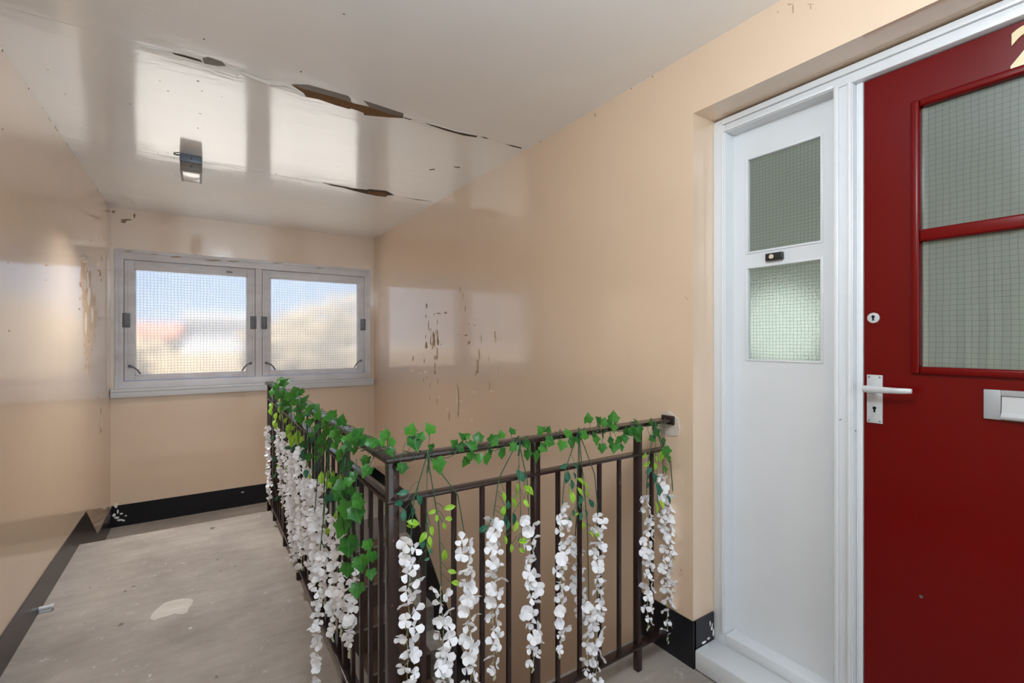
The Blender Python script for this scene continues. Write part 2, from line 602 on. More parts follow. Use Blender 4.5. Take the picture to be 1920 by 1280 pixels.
# floors
fl = MB()
fl.box(XL, XE, YR, YE, -0.20, 0.0).box(XE, XR, YR, YF, -0.20, 0.0)
fl = fl.build('floor', CONC)
structure(fl, 'worn grey concrete floor of the upper landing', 'floor')
fp = MB()
pp = [(720, 975), (728, 952), (748, 930), (790, 897), (832, 884), (875, 877), (912, 876), (928, 882), (922, 902), (908, 920), (898, 944), (872, 952), (840, 949), (806, 960), (762, 972), (738, 982)]
fp.prism([tuple(on(2, 0, x / 2.56, 780 + y / 2.56)[:2]) for x, y in pp], 2, -0.004, 0.0015)
fp.build('filler_patch', PATCHC, fl)
# chips and specks on the concrete
ch = MB()
for (x, y, r, sq) in [(600, 840, 14, .5), (640, 818, 16, .5), (580, 1000, 24, .4), (432, 822, 9, .5), (480, 820, 5, .6), (1020, 538, 22, .4), (1045, 688, 12, .4), (1130, 720, 9, .5), (1060, 740, 7, .5), (410, 995, 6, .6), (1040, 1250, 14, .5), (205, 1165, 7, .6)]:
    p = on(2, 0, x / 2.56, 780 + y / 2.56)
    w = r / 2.56 / F * depth(p) * 0.55
    n = 9
    ch.prism([(p.x + w * R(.6, 1.1) * math.cos(i * math.tau / n), p.y + w * 1.6 * R(.5, 1.1) * math.sin(i * math.tau / n)) for i in range(n)], 2, -0.003, 0.0006)
stuff(ch.build('dark_stain', paint('oil_stain', (0.17, 0.15, 0.135), (0.11, 0.1, 0.09), 0.7, 30, None, 0.3), fl))
sp = MB()
for (x, y, r) in [(915, 1018, 16), (1198, 946, 7), (795, 708, 9), (1205, 1198, 7), (1095, 855, 5), (590, 1222, 9), (720, 1245, 16), (450, 1205, 12), (740, 1020, 6), (1120, 815, 6), (690, 590, 10), (1245, 480, 8), (560, 1240, 9), (320, 700, 6), (980, 1090, 5), (860, 1120, 5)]:
    p = on(2, 0, x / 2.56, 780 + y / 2.56)
    w = r / 2.56 / F * depth(p) * 0.55
    n = 7
    sp.prism([(p.x + w * R(.5, 1.2) * math.cos(i * math.tau / n), p.y + w * 1.3 * R(.5, 1.2) * math.sin(i * math.tau / n)) for i in range(n)], 2, -0.003, 0.0008)
stuff(sp.build('pale_fleck', PATCHC, fl))

fw = MB().box(XL, XR, 4.205, YB, ZLOW - 0.2, ZLOW)
fw.box(XL, XE, 3.95, 4.205, ZLOW - 0.2, -0.155)
fw = fw.build('floor', CONC)
structure(fw, 'dull concrete quarter landing two steps down under the window', 'floor')

pit = MB().box(XL, XR, 0.8, YB, ZPIT, ZPIT + 0.1).build('floor', CONC)
structure(pit, 'concrete floor at the bottom of the stairwell', 'floor')
ww = MB().box(XE - 0.08, XE - 0.005, 0.8, 4.2, ZPIT + 0.1, -0.2).box(XE, XR, 0.8, 0.9, ZPIT + 0.1, -0.2)
structure(ww.build('wall_stairwell', WALL), 'beige wall under the landing on the inner side of the stairs', 'wall')

# staircase running down towards the viewer
RISE, GOING, Y0 = 0.195, 0.244, 4.316
st = empty('staircase', (1.06, Y0, ZLOW))
structure(st, 'brown painted concrete stairs with grey worn margins going down behind the railing', 'stairs')
step_b = MB().box(XE, XR, Y0 - GOING, Y0, ZLOW - RISE - 0.22, ZLOW - RISE)
tread = MB().box(XE + 0.13, XR - 0.14, Y0 - GOING - 0.0015, Y0 - 0.001, ZLOW - RISE, ZLOW - RISE + 0.0015)
riser = MB().box(XE + 0.13, XR - 0.14, Y0 - 0.0015, Y0, ZLOW - RISE + 0.0015, ZLOW - 0.02)
first = []
for k in range(11):
    for src, nm, m in ((step_b, 'step', NOSE), (tread, 'tread_paint', TREADC), (riser, 'riser_paint', TREADC)):
        if k == 0:
            o = src.build(nm, m, st)
            first.append(o)
        else:
            o = first[('step', 'tread_paint', 'riser_paint').index(nm)].copy()
            COL.objects.link(o)
            o.location = (0, -GOING * k, -RISE * k)

# skirtings
bl = MB()
H1 = 0.145
bl.prism([(YR, 0), (YE, 0), (YE, -0.155), (4.205, -0.155), (4.205, ZLOW), (YB, ZLOW), (YB, -0.145), (4.575, -0.150), (4.158, H1), (YR, H1)], 0, XL - 0.01, XL + 0.005)
bl = bl.build('baseboard_left', BROWNBLACK)
structure(bl, 'dark brown painted skirting stepping down along the peeling wall', 'skirting')
bb = MB().box(XL + 0.005, XR - 0.005, YB - 0.006, YB + 0.01, ZLOW, -0.128).build('baseboard_back', BLACK)
structure(bb, 'black painted skirting below the window', 'skirting')
br = MB()
zt = lambda y: -0.128 - 0.8 * (4.175 - y)
zb = lambda y: ZLOW - 0.8 * (Y0 - y) - 0.19
br.prism([(YB, ZLOW), (Y0 - 0.1, ZLOW - 0.2), (Y0 - 0.1, zb(Y0 - .1) - 0.1), (1.55, zb(1.55)), (1.55, zt(1.55)), (4.175, -0.128), (YB, -0.128)], 0, XR - 0.006, XR + 0.01)
br = br.build('baseboard_right', BLACK)
structure(br, 'black painted stringer running down the wall beside the stairs', 'skirting')
bc = MB()
bc.box(XR - 0.006, XR + 0.01, YC - 0.006, YF, 0.0, 0.182)
bc = bc.build('baseboard_corner', BLACK)
structure(bc, 'black skirting on the wall end next to the white sill', 'skirting')
MB().box(XR, XD - 0.003, YC - 0.006, YC + 0.01, 0.0, 0.182).build('return_face', NAVY, bc)
chip = MB()
for (y, z, w, h) in [(1.70, .145, .004, .012), (1.712, .120, .006, .010), (1.722, .10, .005, .016), (1.66, .083, .014, .006), (1.69, .088, .010, .005), (1.715, .135, .003, .006)]:
    chip.prism([(y + w * R(.7, 1.2) * math.cos(i * math.tau / 7), z + h * R(.7, 1.2) * math.sin(i * math.tau / 7)) for i in range(7)], 1, YC - 0.0068, YC)
stuff(chip.build('paint_chip', WFLAKE, bc))
chip = MB()
for (x, y, w, h) in [(218, 947, 3, 5), (221, 958, 2, 5), (219, 970, 4, 3), (228, 962, 3, 2), (214, 965, 3, 4), (231, 975, 3, 2), (236, 966, 2, 2), (455, 922, 3, 1.5), (225, 974, 5, 2)]:
    p = on(1, YB, x, y)
    k = depth(p) / F
    chip.prism([(p.x + w * k * R(.6, 1.1) * math.cos(i * math.tau / 7), p.z + h * k * R(.6, 1.1) * math.sin(i * math.tau / 7)) for i in range(7)], 1, YB - 0.0068, YB)
stuff(chip.build('paint_chip', WFLAKE, bb))


# ------------------------------------------------------------------ worn paint
_layer = [0]


def blob(mb, axis, value, x, y, w, h, n=11, thick=0.0006, toward=-1, jag=0.45):
    """an irregular worn patch lying on a wall"""
    c = on(axis, value, x, y)
    a = on(axis, value, x + w / 2, y) - c
    b = on(axis, value, x, y - h / 2) - c
    _layer[0] = (_layer[0] + 1) % 12
    thick += 0.00008 * _layer[0]          # overlapping patches never share a plane
    k = [i for i in range(3) if i != axis]
    pts = []
    for i in range(n):
        g = i * math.tau / n
        r = R(1 - jag, 1.1)
        q = c + a * (r * math.cos(g)) + b * (r * math.sin(g))
        pts.append((q[k[0]], q[k[1]]))
    mb.prism(pts, axis, value + 0.002 * -toward, value + thick * toward)


scars = [(240, 290, 12, 50), (330, 350, 40, 13), (382, 345, 32, 20), (295, 357, 8, 20), (254, 440, 7, 70), (292, 515, 22, 60), (297, 560, 22, 90), (239, 590, 20, 60), (323, 555, 18, 100), (320, 650, 7, 120),
         (270, 560, 8, 90), (310, 490, 14, 40), (232, 525, 8, 30), (537, 512, 34, 14), (480, 508, 34, 5), (556, 570, 24, 34), (556, 430, 20, 8), (602, 438, 24, 7), (137, 690, 8, 44), (222, 705, 8, 26), (345, 583, 12, 10), (302, 745, 8, 70),
         (303, 790, 18, 40), (216, 850, 7, 40), (240, 830, 7, 30), (530, 312, 10, 45), (494, 170, 4, 70), (512, 220, 4, 60), (265, 890, 4, 40), (265, 985, 4, 30), (325, 860, 6, 60), (318, 1010, 5, 60), (409, 1120, 9, 70), (712, 890, 5, 70), (752, 505, 8, 60), (790, 538, 50, 3),
         (235, 370, 8, 30), (320, 420, 6, 60), (640, 540, 3, 60), (708, 690, 3, 50), (622, 790, 18, 24), (605, 810, 8, 30)]
mb = MB()
for x, y, w, h in scars:
    blob(mb, 0, XR, 740 + x / 4, 500 + y / 4, w / 4, h / 4, 11)
for x, y, w, h in [(1285, 557, 6, 1.5), (1289, 560, 3, 3), (1110, 205, 12, 3), (1116, 216, 3, 8), (1487, 18, 3, 22), (1480, 8, 10, 3), (1520, 8, 14, 2), (1520, 14, 3, 12), (1459, 22, 5, 3), (1277, 1068, 3, 5), (1279, 1078, 2, 3), (637, 748, 2, 2)]:
    blob(mb, 0, XR, x, y, w, h, 9)
stuff(mb.build('torn_paint_scar', SCAR, wr))


def curl(axis, value, x, y, w, h, parent, material, lift=0.008, lean=0.0, toward=-1):
    """a loose flake of paint: fixed along one side, curling off the wall on the other"""
    c = on(axis, value, x, y)
    a = on(axis, value, x + w / 2, y) - c
    b = on(axis, value, x, y - h / 2) - c
    n = Vector((0, 0, 0))
    n[axis] = toward
    mb = MB()
    rows, cols = 6, 4
    vs = []
    for i in range(rows):
        v = -1 + 2 * i / (rows - 1)
        wid = (1 - abs(v) ** 2.2 * 0.75) * R(.8, 1.1)
        for j in range(cols):
            u = -1 + 2 * j / (cols - 1)
            t = (u + 1) / 2
            vs.append(c + a * (u * wid + lean * v) + b * v + n * (0.0006 + lift * t * t * (1 - 0.3 * abs(v))))
    fs = [(i * cols + j, i * cols + j + 1, (i + 1) * cols + j + 1, (i + 1) * cols + j) for i in range(rows - 1) for j in range(cols - 1)]
    b0 = len(vs)
    vs += [p - n * 0.0004 for p in vs]
    fs += [tuple(q + b0 for q in reversed(f)) for f in fs]
    mb.add(vs, fs)
    return mb.build('paint_flake', material, parent, smooth=True)


for x, y, w, h, lf in [(472, 1010, 20, 240, .010), (612, 745, 30, 110, .014), (602, 938, 55, 18, .006), (536, 960, 22, 14, .005), (496, 1005, 26, 12, .005), (230, 790, 30, 22, .006), (188, 798, 40, 9, .004), (130, 778, 22, 14, .004),
                       (337, 980, 26, 18, .005), (395, 1070, 20, 22, .005), (728, 932, 40, 9, .004), (303, 680, 22, 34, .008), (632, 660, 9, 90, .006), (282, 590, 14, 60, .008), (315, 495, 16, 40, .008), (752, 530, 12, 70, .004), (580, 1152, 14, 12, .003), (502, 1080, 12, 9, .003), (775, 790, 5, 60, .003), (265, 470, 20, 18, .005), (650, 540, 5, 60, .003)]:
    curl(0, XR, 740 + x / 4, 500 + y / 4, w / 4, h / 4, wr, FLAKE, lf * 0.5, R(-.3, .3))

# left wall: a patch where the gloss has come away
mb = MB()
for x, y, w, h in [(154, 512, 7, 60), (158, 505, 6, 44), (163, 525, 5, 50), (169, 520, 6, 36), (156, 545, 6, 60), (160, 565, 8, 80), (165, 580, 9, 70), (171, 570, 9, 60), (176, 560, 6, 40), (158, 600, 6, 60), (163, 615, 8, 60), (169, 610, 9, 70), (175, 600, 7, 60), (161, 645, 4, 50), (165, 660, 5, 60), (172, 640, 5, 44), (163, 690, 3, 24), (168, 680, 3, 30), (151, 530, 3, 16), (180, 590, 4, 50), (177, 625, 3, 30)]:
    blob(mb, 0, XL, x, y, w, h, 22, 0.0004, 1, 0.55)
stuff(mb.build('bare_patch', MATTBEIGE, wl))
mb = MB()
for x, y, w, h in [(151, 533, 5, 12), (150, 560, 3, 6), (149, 579, 4, 4), (191, 485, 3, 12), (188, 513, 4, 16), (184, 507, 4, 5), (190, 525, 2, 6), (87, 497, 8, 2.5), (171, 451, 3, 4), (15, 492, 3, 3), (161, 685, 2, 6), (163, 672, 2, 5), (158, 646, 2, 6), (189, 770, 2, 18), (189, 805, 2, 14), (195, 448, 2, 5), (183, 745, 2, 4), (86, 525, 4, 2), (17, 620, 2, 4), (5, 242, 5, 3)]:
    blob(mb, 0, XL, x, y, w, h, 9, 0.0006, 1)
stuff(mb.build('torn_paint_scar', SCAR, wl))
for x, y, w, h in [(158, 490, 10, 6), (155, 484, 8, 5), (163, 525, 5, 30), (166, 555, 5, 34), (160, 605, 4, 40), (172, 590, 4, 30), (189, 790, 3, 26), (183, 495, 7, 9), (176, 545, 4, 20)]:
    curl(0, XL, x, y, w, h, wl, FLAKE, 0.004, R(-.3, .3), 1)
# dark dirt along the top edges and a stain over the window
mb = MB()
for x, y, w, h in [(213, 397, 7, 6), (238, 412, 26, 4), (252, 404, 6, 10), (232, 415, 14, 6)]:
    blob(mb, 1, YB, x, y, w, h, 12, 0.0005)
stuff(mb.build('plaster_scuff', paint('grey_scuff', (0.36, 0.28, 0.20), (0.28, 0.21, 0.15), 0.8, 30, None, 0.2), wb))
mb = MB()
for i in range(20):
    y = R(1.3, 5.0)
    mb.disc((XL + 0.0005, y, ZC - R(0.004, 0.008)), 0, R(.002, .006), 0.0006, 7, R(.5, 1))
for i in range(14):
    y = R(1.2, 3.8)
    mb.disc((XR - 0.0011, y, ZC - R(0.003, 0.006)), 0, R(.001, .004), 0.0006, 7, R(.5, 1))
stuff(mb.build('dirt_speck', DARKSCAR, ce))


# ceiling joints: torn tape, exposed board edges, hanging paint
def ceil_patch(pts, material, name, z=ZC, thick=0.0008):
    mb = MB()
    mb.prism([tuple(on(2, ZC, x, y)[:2]) for x, y in pts], 2, z + 0.004, z - thick)
    return mb.build(name, material, ce)


C3 = lambda q: [(480 + x / 3.048, 40 + y / 3.048) for x, y in q]
C2 = lambda q: [(x / 2.667, y / 2.667) for x, y in q]
ceil_patch(C3([(200, 360), (255, 378), (330, 398), (430, 425), (520, 450), (560, 468), (640, 487), (760, 520), (840, 540), (843, 552), (760, 548), (690, 542), (618, 535), (614, 522), (588, 512), (545, 498), (530, 500), (460, 480), (360, 445), (282, 430), (275, 412), (240, 388)]), BOARD, 'exposed_board')
ceil_patch(C3([(208, 358), (300, 362), (430, 398), (525, 425), (540, 440), (545, 462), (450, 432), (330, 400), (255, 380)]), DUSTY, 'torn_tape', thick=0.0014)
ceil_patch(C3([(615, 452), (700, 478), (800, 512), (842, 525), (842, 545), (760, 525), (650, 490)]), DUSTY, 'torn_tape', thick=0.0014)
ceil_patch(C3([(945, 570), (985, 580), (1100, 612), (1200, 640), (1262, 652), (1262, 662), (1190, 652), (1090, 625), (1000, 595)]), GAP, 'split_joint')
ceil_patch(C3([(1282, 657), (1310, 662), (1330, 670), (1308, 668)]), GAP, 'split_joint')
ceil_patch(C3([(1425, 702), (1470, 709), (1520, 722), (1515, 727), (1470, 716)]), GAP, 'split_joint')
ceil_patch(C3([(383, 922), (420, 930), (490, 940), (545, 952), (632, 962), (648, 958), (745, 968), (790, 992), (750, 994), (742, 1003), (690, 997), (632, 985), (560, 968), (495, 950), (430, 938)]), GAP, 'split_joint')
ceil_patch(C3([(640, 968), (742, 978), (742, 1001), (690, 996), (636, 985)]), BOARD, 'exposed_board', thick=0.0012)
ceil_patch(C3([(845, 549), (890, 559), (888, 563), (845, 553)]), GAP, 'split_joint')
ceil_patch(C3([(840, 1004), (930, 1018), (1010, 1028), (930, 1021)]), GAP, 'split_joint', thick=0.0005)
ceil_patch(C3([(1130, 829), (1165, 832), (1164, 838), (1130, 832)]), GAP, 'split_joint')
ceil_patch(C3([(990, 846), (1020, 842), (1022, 847), (992, 850)]), GAP, 'split_joint')
ceil_patch(C2([(860, 262), (920, 275), (1000, 298), (1020, 318), (940, 296), (880, 276)]), GAP, 'split_joint')
ceil_patch(C2([(1012, 290), (1040, 284), (1110, 308), (1130, 328), (1090, 328), (1022, 316)]), DUSTY, 'torn_tape', thick=0.0014)


def hang(pts, drop, name='hanging_paint', material=WFLAKE):
    """a strip of white paint torn along the joint and sagging from it; pts are its fixed edge"""
    vs, fs = [], []
    for i, (x, y) in enumerate(pts):
        p = on(2, ZC, x, y)
        d = drop * math.sin(math.pi * (i + 0.3) / (len(pts) - 0.4)) + 0.0015
        vs += [p + Vector((0, 0, -0.0006)), p + Vector((0, 0.004 + d * .3, -d * .35)), p + Vector((0, 0.006 + d * .6, -d * .6))]
    n = len(pts)
    for i in range(n - 1):
        for k in range(2):
            fs.append((3 * i + k, 3 * i + k + 1, 3 * i + k + 4, 3 * i + k + 3))
    b0 = len(vs)
    vs += [v + Vector((0, 0.0005, 0.0006)) for v in vs]
    fs += [tuple(q + b0 for q in reversed(f)) for f in fs]
    mb = MB()
    mb.add(vs, fs)
    return mb.build(name, material, ce, smooth=True)


hang(C2([(700, 232), (780, 250), (860, 268), (940, 290), (1030, 315)]), 0.010)
hang(C2([(1030, 318), (1090, 332), (1150, 350), (1195, 375)]), 0.014)
hang(C2([(1195, 352), (1260, 376), (1330, 400), (1380, 415), (1450, 425)]), 0.012)
hang(C2([(1355, 420), (1420, 430), (1480, 452), (1530, 478)]), 0.016)
hang(C2([(700, 170), (780, 190), (850, 205), (900, 240)]), 0.003)
hang(C3([(940, 566), (1040, 590), (1150, 622), (1262, 648)]), 0.006)
hang(C3([(380, 916), (450, 930), (540, 948)]), 0.004)
mb = MB()
for x, y in [(240, 348), (325, 470), (410, 640), (470, 715), (550, 742), (990, 405), (1010, 455), (1110, 485), (1000, 568), (990, 640), (735, 930), (1020, 195), (1505, 358), (790, 765), (840, 765), (1150, 845), (1230, 865), (1380, 868), (1690, 832), (1720, 70), (880, 875), (870, 790), (1170, 850), (650, 520), (840, 455), (800, 405), (1500, 910)]:
    p = on(2, ZC, x / 2.667, y / 2.667)
    mb.disc((p.x, p.y, ZC - 0.0006), 2, R(.002, .006), 0.001, 7, R(.3, 1.5))
stuff(mb.build('dark_mark', GAP, ce))
mb = MB()
for i in range(70):
    x, y = R(80, 900), R(5, 190)
    p = on(2, ZC, x, y)
    if p.y < 2.2:
        mb.disc((p.x, p.y, ZC - 0.0007), 2, R(.0008, .0022), 0.001, 6)
stuff(mb.build('pale_fleck', WFLAKE, ce))


# ------------------------------------------------------------------ window under the ceiling
wf = MB()
YG = 5.235
wf.box(W0, W1, YB - 0.012, YB + 0.10, 1.972, WZ1)            # head
wf.box(W0, W1, YB - 0.012, YB + 0.10, WZ0, 0.925)            # foot
wf.box(W0, -0.553, YB - 0.012, YB + 0.10, 0.925, 1.972)
wf.box(1.493, W1, YB - 0.012, YB + 0.10, 0.925, 1.972)
wf.box(0.440, 0.498, YB - 0.004, YB + 0.10, 0.925, 1.972)    # mullion
# planted stops give the frame its stepped lines
wf.box(W0 - 0.008, W0 + 0.018, YB - 0.020, YB - 0.008, WZ0, WZ1).box(W1 - 0.018, W1 + 0.008, YB - 0.020, YB - 0.008, WZ0, WZ1)
wf.box(W0 + 0.018, W1 - 0.018, YB - 0.020, YB - 0.008, WZ1 - 0.022, WZ1 + 0.004)
wf = wf.build('window_1', FRAMEW, bevel=0.003)
structure(wf, 'worn white timber window with two wired panes at the end of the landing', 'window')
sl = MB().box(W0 - 0.03, W1 + 0.028, YB - 0.055, YB + 0.01, 0.790, 0.858)
sl.box(W0 - 0.03, W1 + 0.028, YB - 0.062, YB + 0.02, 0.838, 0.862)
sl.build('window_sill', WHITE, wf, bevel=0.004)
chips = MB()
for (x, y, w, h) in [(240, 471, 20, 3), (330, 481, 30, 3), (400, 488, 40, 3), (520, 493, 26, 3), (440, 490, 24, 2), (290, 476, 16, 2), (600, 502, 20, 2)]:
    blob(chips, 1, YB - 0.020, x, y, w, h, 9, 0.0006)
stuff(chips.build('bare_timber', paint('bare_window_timber', (0.46, 0.36, 0.26), None, 0.8, 30, None, 0.2), wf))


def sash(x0, x1, vent):
    z0, z1 = 0.930, 1.968
    g0, g1, h0, h1 = x0 + 0.068, x1 - 0.064, 0.972, 1.894
    m = MB()
    m.box(x0, g0, YG - 0.022, YG + 0.028, z0, z1).box(g1, x1, YG - 0.022, YG + 0.028, z0, z1)
    m.box(g0, g1, YG - 0.022, YG + 0.028, z0, h0).box(g0, g1, YG - 0.022, YG + 0.028, h1, z1)
    m.box(x0, x0 + 0.02, YG - 0.030, YG - 0.018, z0, z1).box(x1 - 0.02, x1, YG - 0.030, YG - 0.018, z0, z1)
    s = m.build('sash', FRAMEW, wf, bevel=0.003)
    MB().box(g0, g1, YG + 0.003, YG + 0.008, h0, h1).build('pane', WGLASS, s)
    bd = MB()
    bd.box(g0, g0 + 0.008, YG - 0.012, YG + 0.003, h0, h1).box(g1 - 0.008, g1, YG - 0.012, YG + 0.003, h0, h1)
    bd.box(g0, g1, YG - 0.012, YG + 0.003, h0, h0 + 0.007).box(g0, g1, YG - 0.012, YG + 0.003, h1 - 0.007, h1)
    bd.build('glazing_bead', FRAMEW, s)
    if vent:
        v = MB().box(g0 + 0.10, g1 - 0.12, YG - 0.034, YG - 0.020, 1.912, 1.935).build('trickle_vent', FRAMEW, s, bevel=0.002)
        MB().box(g1 - 0.175, g1 - 0.125, YG - 0.038, YG - 0.030, 1.916, 1.930).build('vent_slide', STEEL, s)
    for x, sg in ((x0 + 0.014, 1), (x1 - 0.014, -1)):
        pv = MB().box(x - 0.026, x + 0.026, YG - 0.052, YG - 0.020, 1.388, 1.510)
        pv.box(x - 0.010, x + 0.010, YG - 0.062, YG - 0.050, 1.40, 1.498)
        pv.build('pivot_hinge', STEEL, s, bevel=0.004)
        xh = x + sg * 0.022
        hd = MB().disc((xh, YG - 0.034, 1.055), 1, 0.013, 0.014, 12)
        hd.tube([(xh, YG - 0.04, 1.055), (xh + sg * 0.03, YG - 0.052, 1.045), (xh + sg * 0.055, YG - 0.056, 1.02), (xh + sg * 0.075, YG - 0.056, 0.985)], 0.007, 6)
        hd.build('catch_handle', STEEL, s, smooth=True)
    return s


sash(-0.550, 0.437, True)
sash(0.501, 1.491, False)

# ------------------------------------------------------------------ ceiling light
x0, x1, ya, yb = -0.108, 0.006, 3.452, 3.775
cl = empty('ceiling_light', (-0.05, 3.6, ZC))
tag(cl, 'small blue-grey bulkhead light with a frosted lens fixed to the ceiling', 'ceiling light')
b = MB().box(x0, x1, ya, ya + 0.05, 2.352, ZC - 0.0005)
b.build('housing', BLUEGREY, cl, bevel=0.006)
MB().box(x0 + 0.002, x1 - 0.002, ya + 0.003, ya + 0.045, 2.303, 2.353).build('end_cap', DUSTY, cl, bevel=0.005)
fr = MB()
fr.prism([(ya + 0.045, 2.305), (yb, 2.322), (yb, ZC - 0.0005), (ya + 0.045, ZC - 0.0005)], 0, x0 + 0.001, x0 + 0.013)
fr.prism([(ya + 0.045, 2.305), (yb, 2.322), (yb, ZC - 0.0005), (ya + 0.045, ZC - 0.0005)], 0, x1 - 0.013, x1 - 0.001)
fr.box(x0 + 0.010, x1 - 0.010, yb - 0.008, yb, 2.322, ZC - 0.0005)
fr.build('side_frame', DUSTY, cl)
MB().prism([(ya + 0.046, 2.303), (yb - 0.009, 2.318), (yb - 0.009, 2.37), (ya + 0.046, 2.37)], 0, x0 + 0.012, x1 - 0.012).build('lens', LENS, cl, bevel=0.004)
for z in (2.376, 2.330):
    MB().disc((-0.050, ya - 0.0015, z), 1, 0.005, 0.004, 10).build('screw', BLACKP, cl)
MB().tube([(x0 + 0.004, ya + 0.02, 2.392), (x0 - 0.015, ya + 0.03, 2.393), (x0 - 0.03, ya + 0.03, 2.397)], 0.004, 6).build('cable_entry', BLACKP, cl)

# ------------------------------------------------------------------ door recess: frame, sidelight, red door
YD0, YD1 = 0.632, -0.130            # door leaf edges
XP = 1.79                           # sidelight panel face
tf = MB()
tf.box(XD, XD + 0.12, 1.092, YC, 0.07, 2.155)                       # outer post beside the wall
tf.box(XD, XD + 0.12, -0.30, 1.092, 2.097, 2.155)                   # head
tf.box(XD, XD + 0.12, 0.655, 0.712, 0.07, 2.097)                    # post between sidelight and door
tf.box(XD + 0.022, XD + 0.12, 0.635, 0.655, 0.07, 2.097)            # door rebate
tf.box(XD, XD + 0.12, -0.26, -0.155, 0.07, 2.097)
tf.box(XD + 0.022, XD + 0.12, -0.155, -0.134, 0.07, 2.097)
tf.box(XD, XD + 0.12, 0.712, 1.092, 0.07, 0.115)                    # sidelight bottom rail
tf.box(XD + 0.02, XD + 0.12, -0.134, 0.635, 0.03, 0.098)            # threshold
tf = tf.build('trim_1', WHITE, bevel=0.004)
structure(tf, 'white painted timber frame around the red door and sidelight', 'door frame')
md = MB()
md.box(XD - 0.006, XD, 1.096, 1.108, 0.115, 2.10).box(XD - 0.006, XD, 0.694, 0.708, 0.115, 2.10).box(XD - 0.006, XD, 0.708, 1.096, 2.100, 2.112)
md.box(XD - 0.006, XD, 0.658, 0.670, 0.1, 2.10)
md.box(XD - 0.010, XD, -0.26, 1.10, 2.128, 2.150)
md.build('bead_moulding', WHITE, tf, bevel=0.0028)
MB().box(XR + 0.002, XD - 0.001, -0.26, YC - 0.007, 0.0, 0.074).build('sill_block', WHITE, tf, bevel=0.004)
stuffm = MB()
for (y, z, w, h) in [(0.705, 0.41, .002, .010), (0.703, 0.385, .0015, .012), (0.648, 0.99, .003, .003), (0.66, 1.33, .0015, .018), (0.708, 0.20, .002, .03), (0.668, 0.30, .002, .01), (0.664, 0.15, .003, .005), (0.665, 0.52, .001, .02), (0.69, 1.02, .004, .003)]:
    stuffm.prism([(y + w * R(.6, 1.1) * math.cos(i * math.tau / 8), z + h * R(.6, 1.1) * math.sin(i * math.tau / 8)) for i in range(8)], 0, XD - 0.0007, XD + 0.002)
stuff(stuffm.build('paint_chip', paint('chip_grey', (0.22, 0.20, 0.18), None, 0.8, 30, None, 0.2), tf))

sd = MB()
GY0, GY1 = 0.772, 1.034             # glass edges along the wall
za0, za1, zb0, zb1 = 1.204, 1.556, 1.622, 1.982
sd.box(XP, XP + 0.03, 0.700, 1.095, 0.10, za0 - 0.008)
sd.box(XP, XP + 0.03, 0.700, 1.095, zb1 + 0.008, 2.10)
sd.box(XP, XP + 0.03, 0.700, GY0 - 0.006, za0 - 0.008, zb1 + 0.008)
sd.box(XP, XP + 0.03, GY1 + 0.010, 1.095, za0 - 0.008, zb1 + 0.008)
sd.box(XP, XP + 0.03, GY0 - 0.006, GY1 + 0.010, za1 + 0.006, zb0 - 0.006)
sd = sd.build('window_2', WHITE)
structure(sd, 'narrow white sidelight with two green wired panes next to the red door', 'sidelight')
for z0, z1 in ((za0, za1), (zb0, zb1)):
    MB().box(XP + 0.016, XP + 0.021, GY0 - 0.006, GY1 + 0.010, z0 - 0.008, z1 + 0.008).build('pane', SGLASS, sd)
    m = MB()
    for y0, y1 in ((GY0 - 0.006, GY0 + 0.003), (GY1, GY1 + 0.010)):
        m.box(XP - 0.003, XP + 0.016, y0, y1, z0 - 0.008, z1 + 0.008)
    m.box(XP - 0.003, XP + 0.016, GY0, GY1, z0 - 0.008, z0).box(XP - 0.003, XP + 0.016, GY0, GY1, z1, z1 + 0.008)
    m.build('glazing_bead', WHITE, sd, bevel=0.0015)

bell = empty('doorbell', (XP, 0.925, 1.588))
tag(bell, 'small black doorbell push with a cream button on the white sidelight', 'doorbell')
MB().box(XP - 0.017, XP - 0.0002, 0.896, 0.958, 1.574, 1.602).build('bell_case', BLACKP, bell, bevel=0.003)
MB().disc((XP - 0.021, 0.934, 1.588), 0, 0.0085, 0.005, 18).build('push_button', CREAM, bell, bevel=0.001)

XF = 1.752
dr = MB()
dz0, dz1 = 0.10, 2.092
a0, a1, b0, b1 = 1.200, 1.562, 1.598, 1.955
gl0, gl1 = 0.012, 0.492
dr.box(XF, XF + 0.044, YD1, YD0, dz0, a0 - 0.02).box(XF, XF + 0.044, YD1, YD0, b1 + 0.02, dz1)
dr.box(XF, XF + 0.044, gl1 + 0.02, YD0, a0 - 0.02, b1 + 0.02).box(XF, XF + 0.044, YD1, gl0 - 0.02, a0 - 0.02, b1 + 0.02)
dr = dr.build('door_1', RED)
structure(dr, 'glossy red front door with two wired glass panes and a letterbox', 'door')
m = MB()
for y0, y1, z0, z1 in ((gl1, gl1 + 0.022, a0 - 0.022, b1 + 0.022), (gl0 - 0.022, gl0, a0 - 0.022, b1 + 0.022)):
    m.box(XF - 0.012, XF + 0.03, y0, y1, z0, z1)
m.box(XF - 0.012, XF + 0.03, gl0, gl1, a0 - 0.022, a0).box(XF - 0.012, XF + 0.03, gl0, gl1, b1, b1 + 0.022)
m.box(XF - 0.012, XF + 0.03, gl0, gl1, a1, b0)
m.build('glazing_bead', RED, dr, bevel=0.006, segments=3)
for z0, z1 in ((a0, a1), (b0, b1)):
    MB().box(XF + 0.012, XF + 0.018, gl0, gl1, z0, z1).build('pane', DGLASS, dr)
# escutcheon
m = MB().disc((XF - 0.004, 0.607, 1.346), 0, 0.0162, 0.006, 26)
es = m.build('key_escutcheon', SILVER, dr, bevel=0.0012)


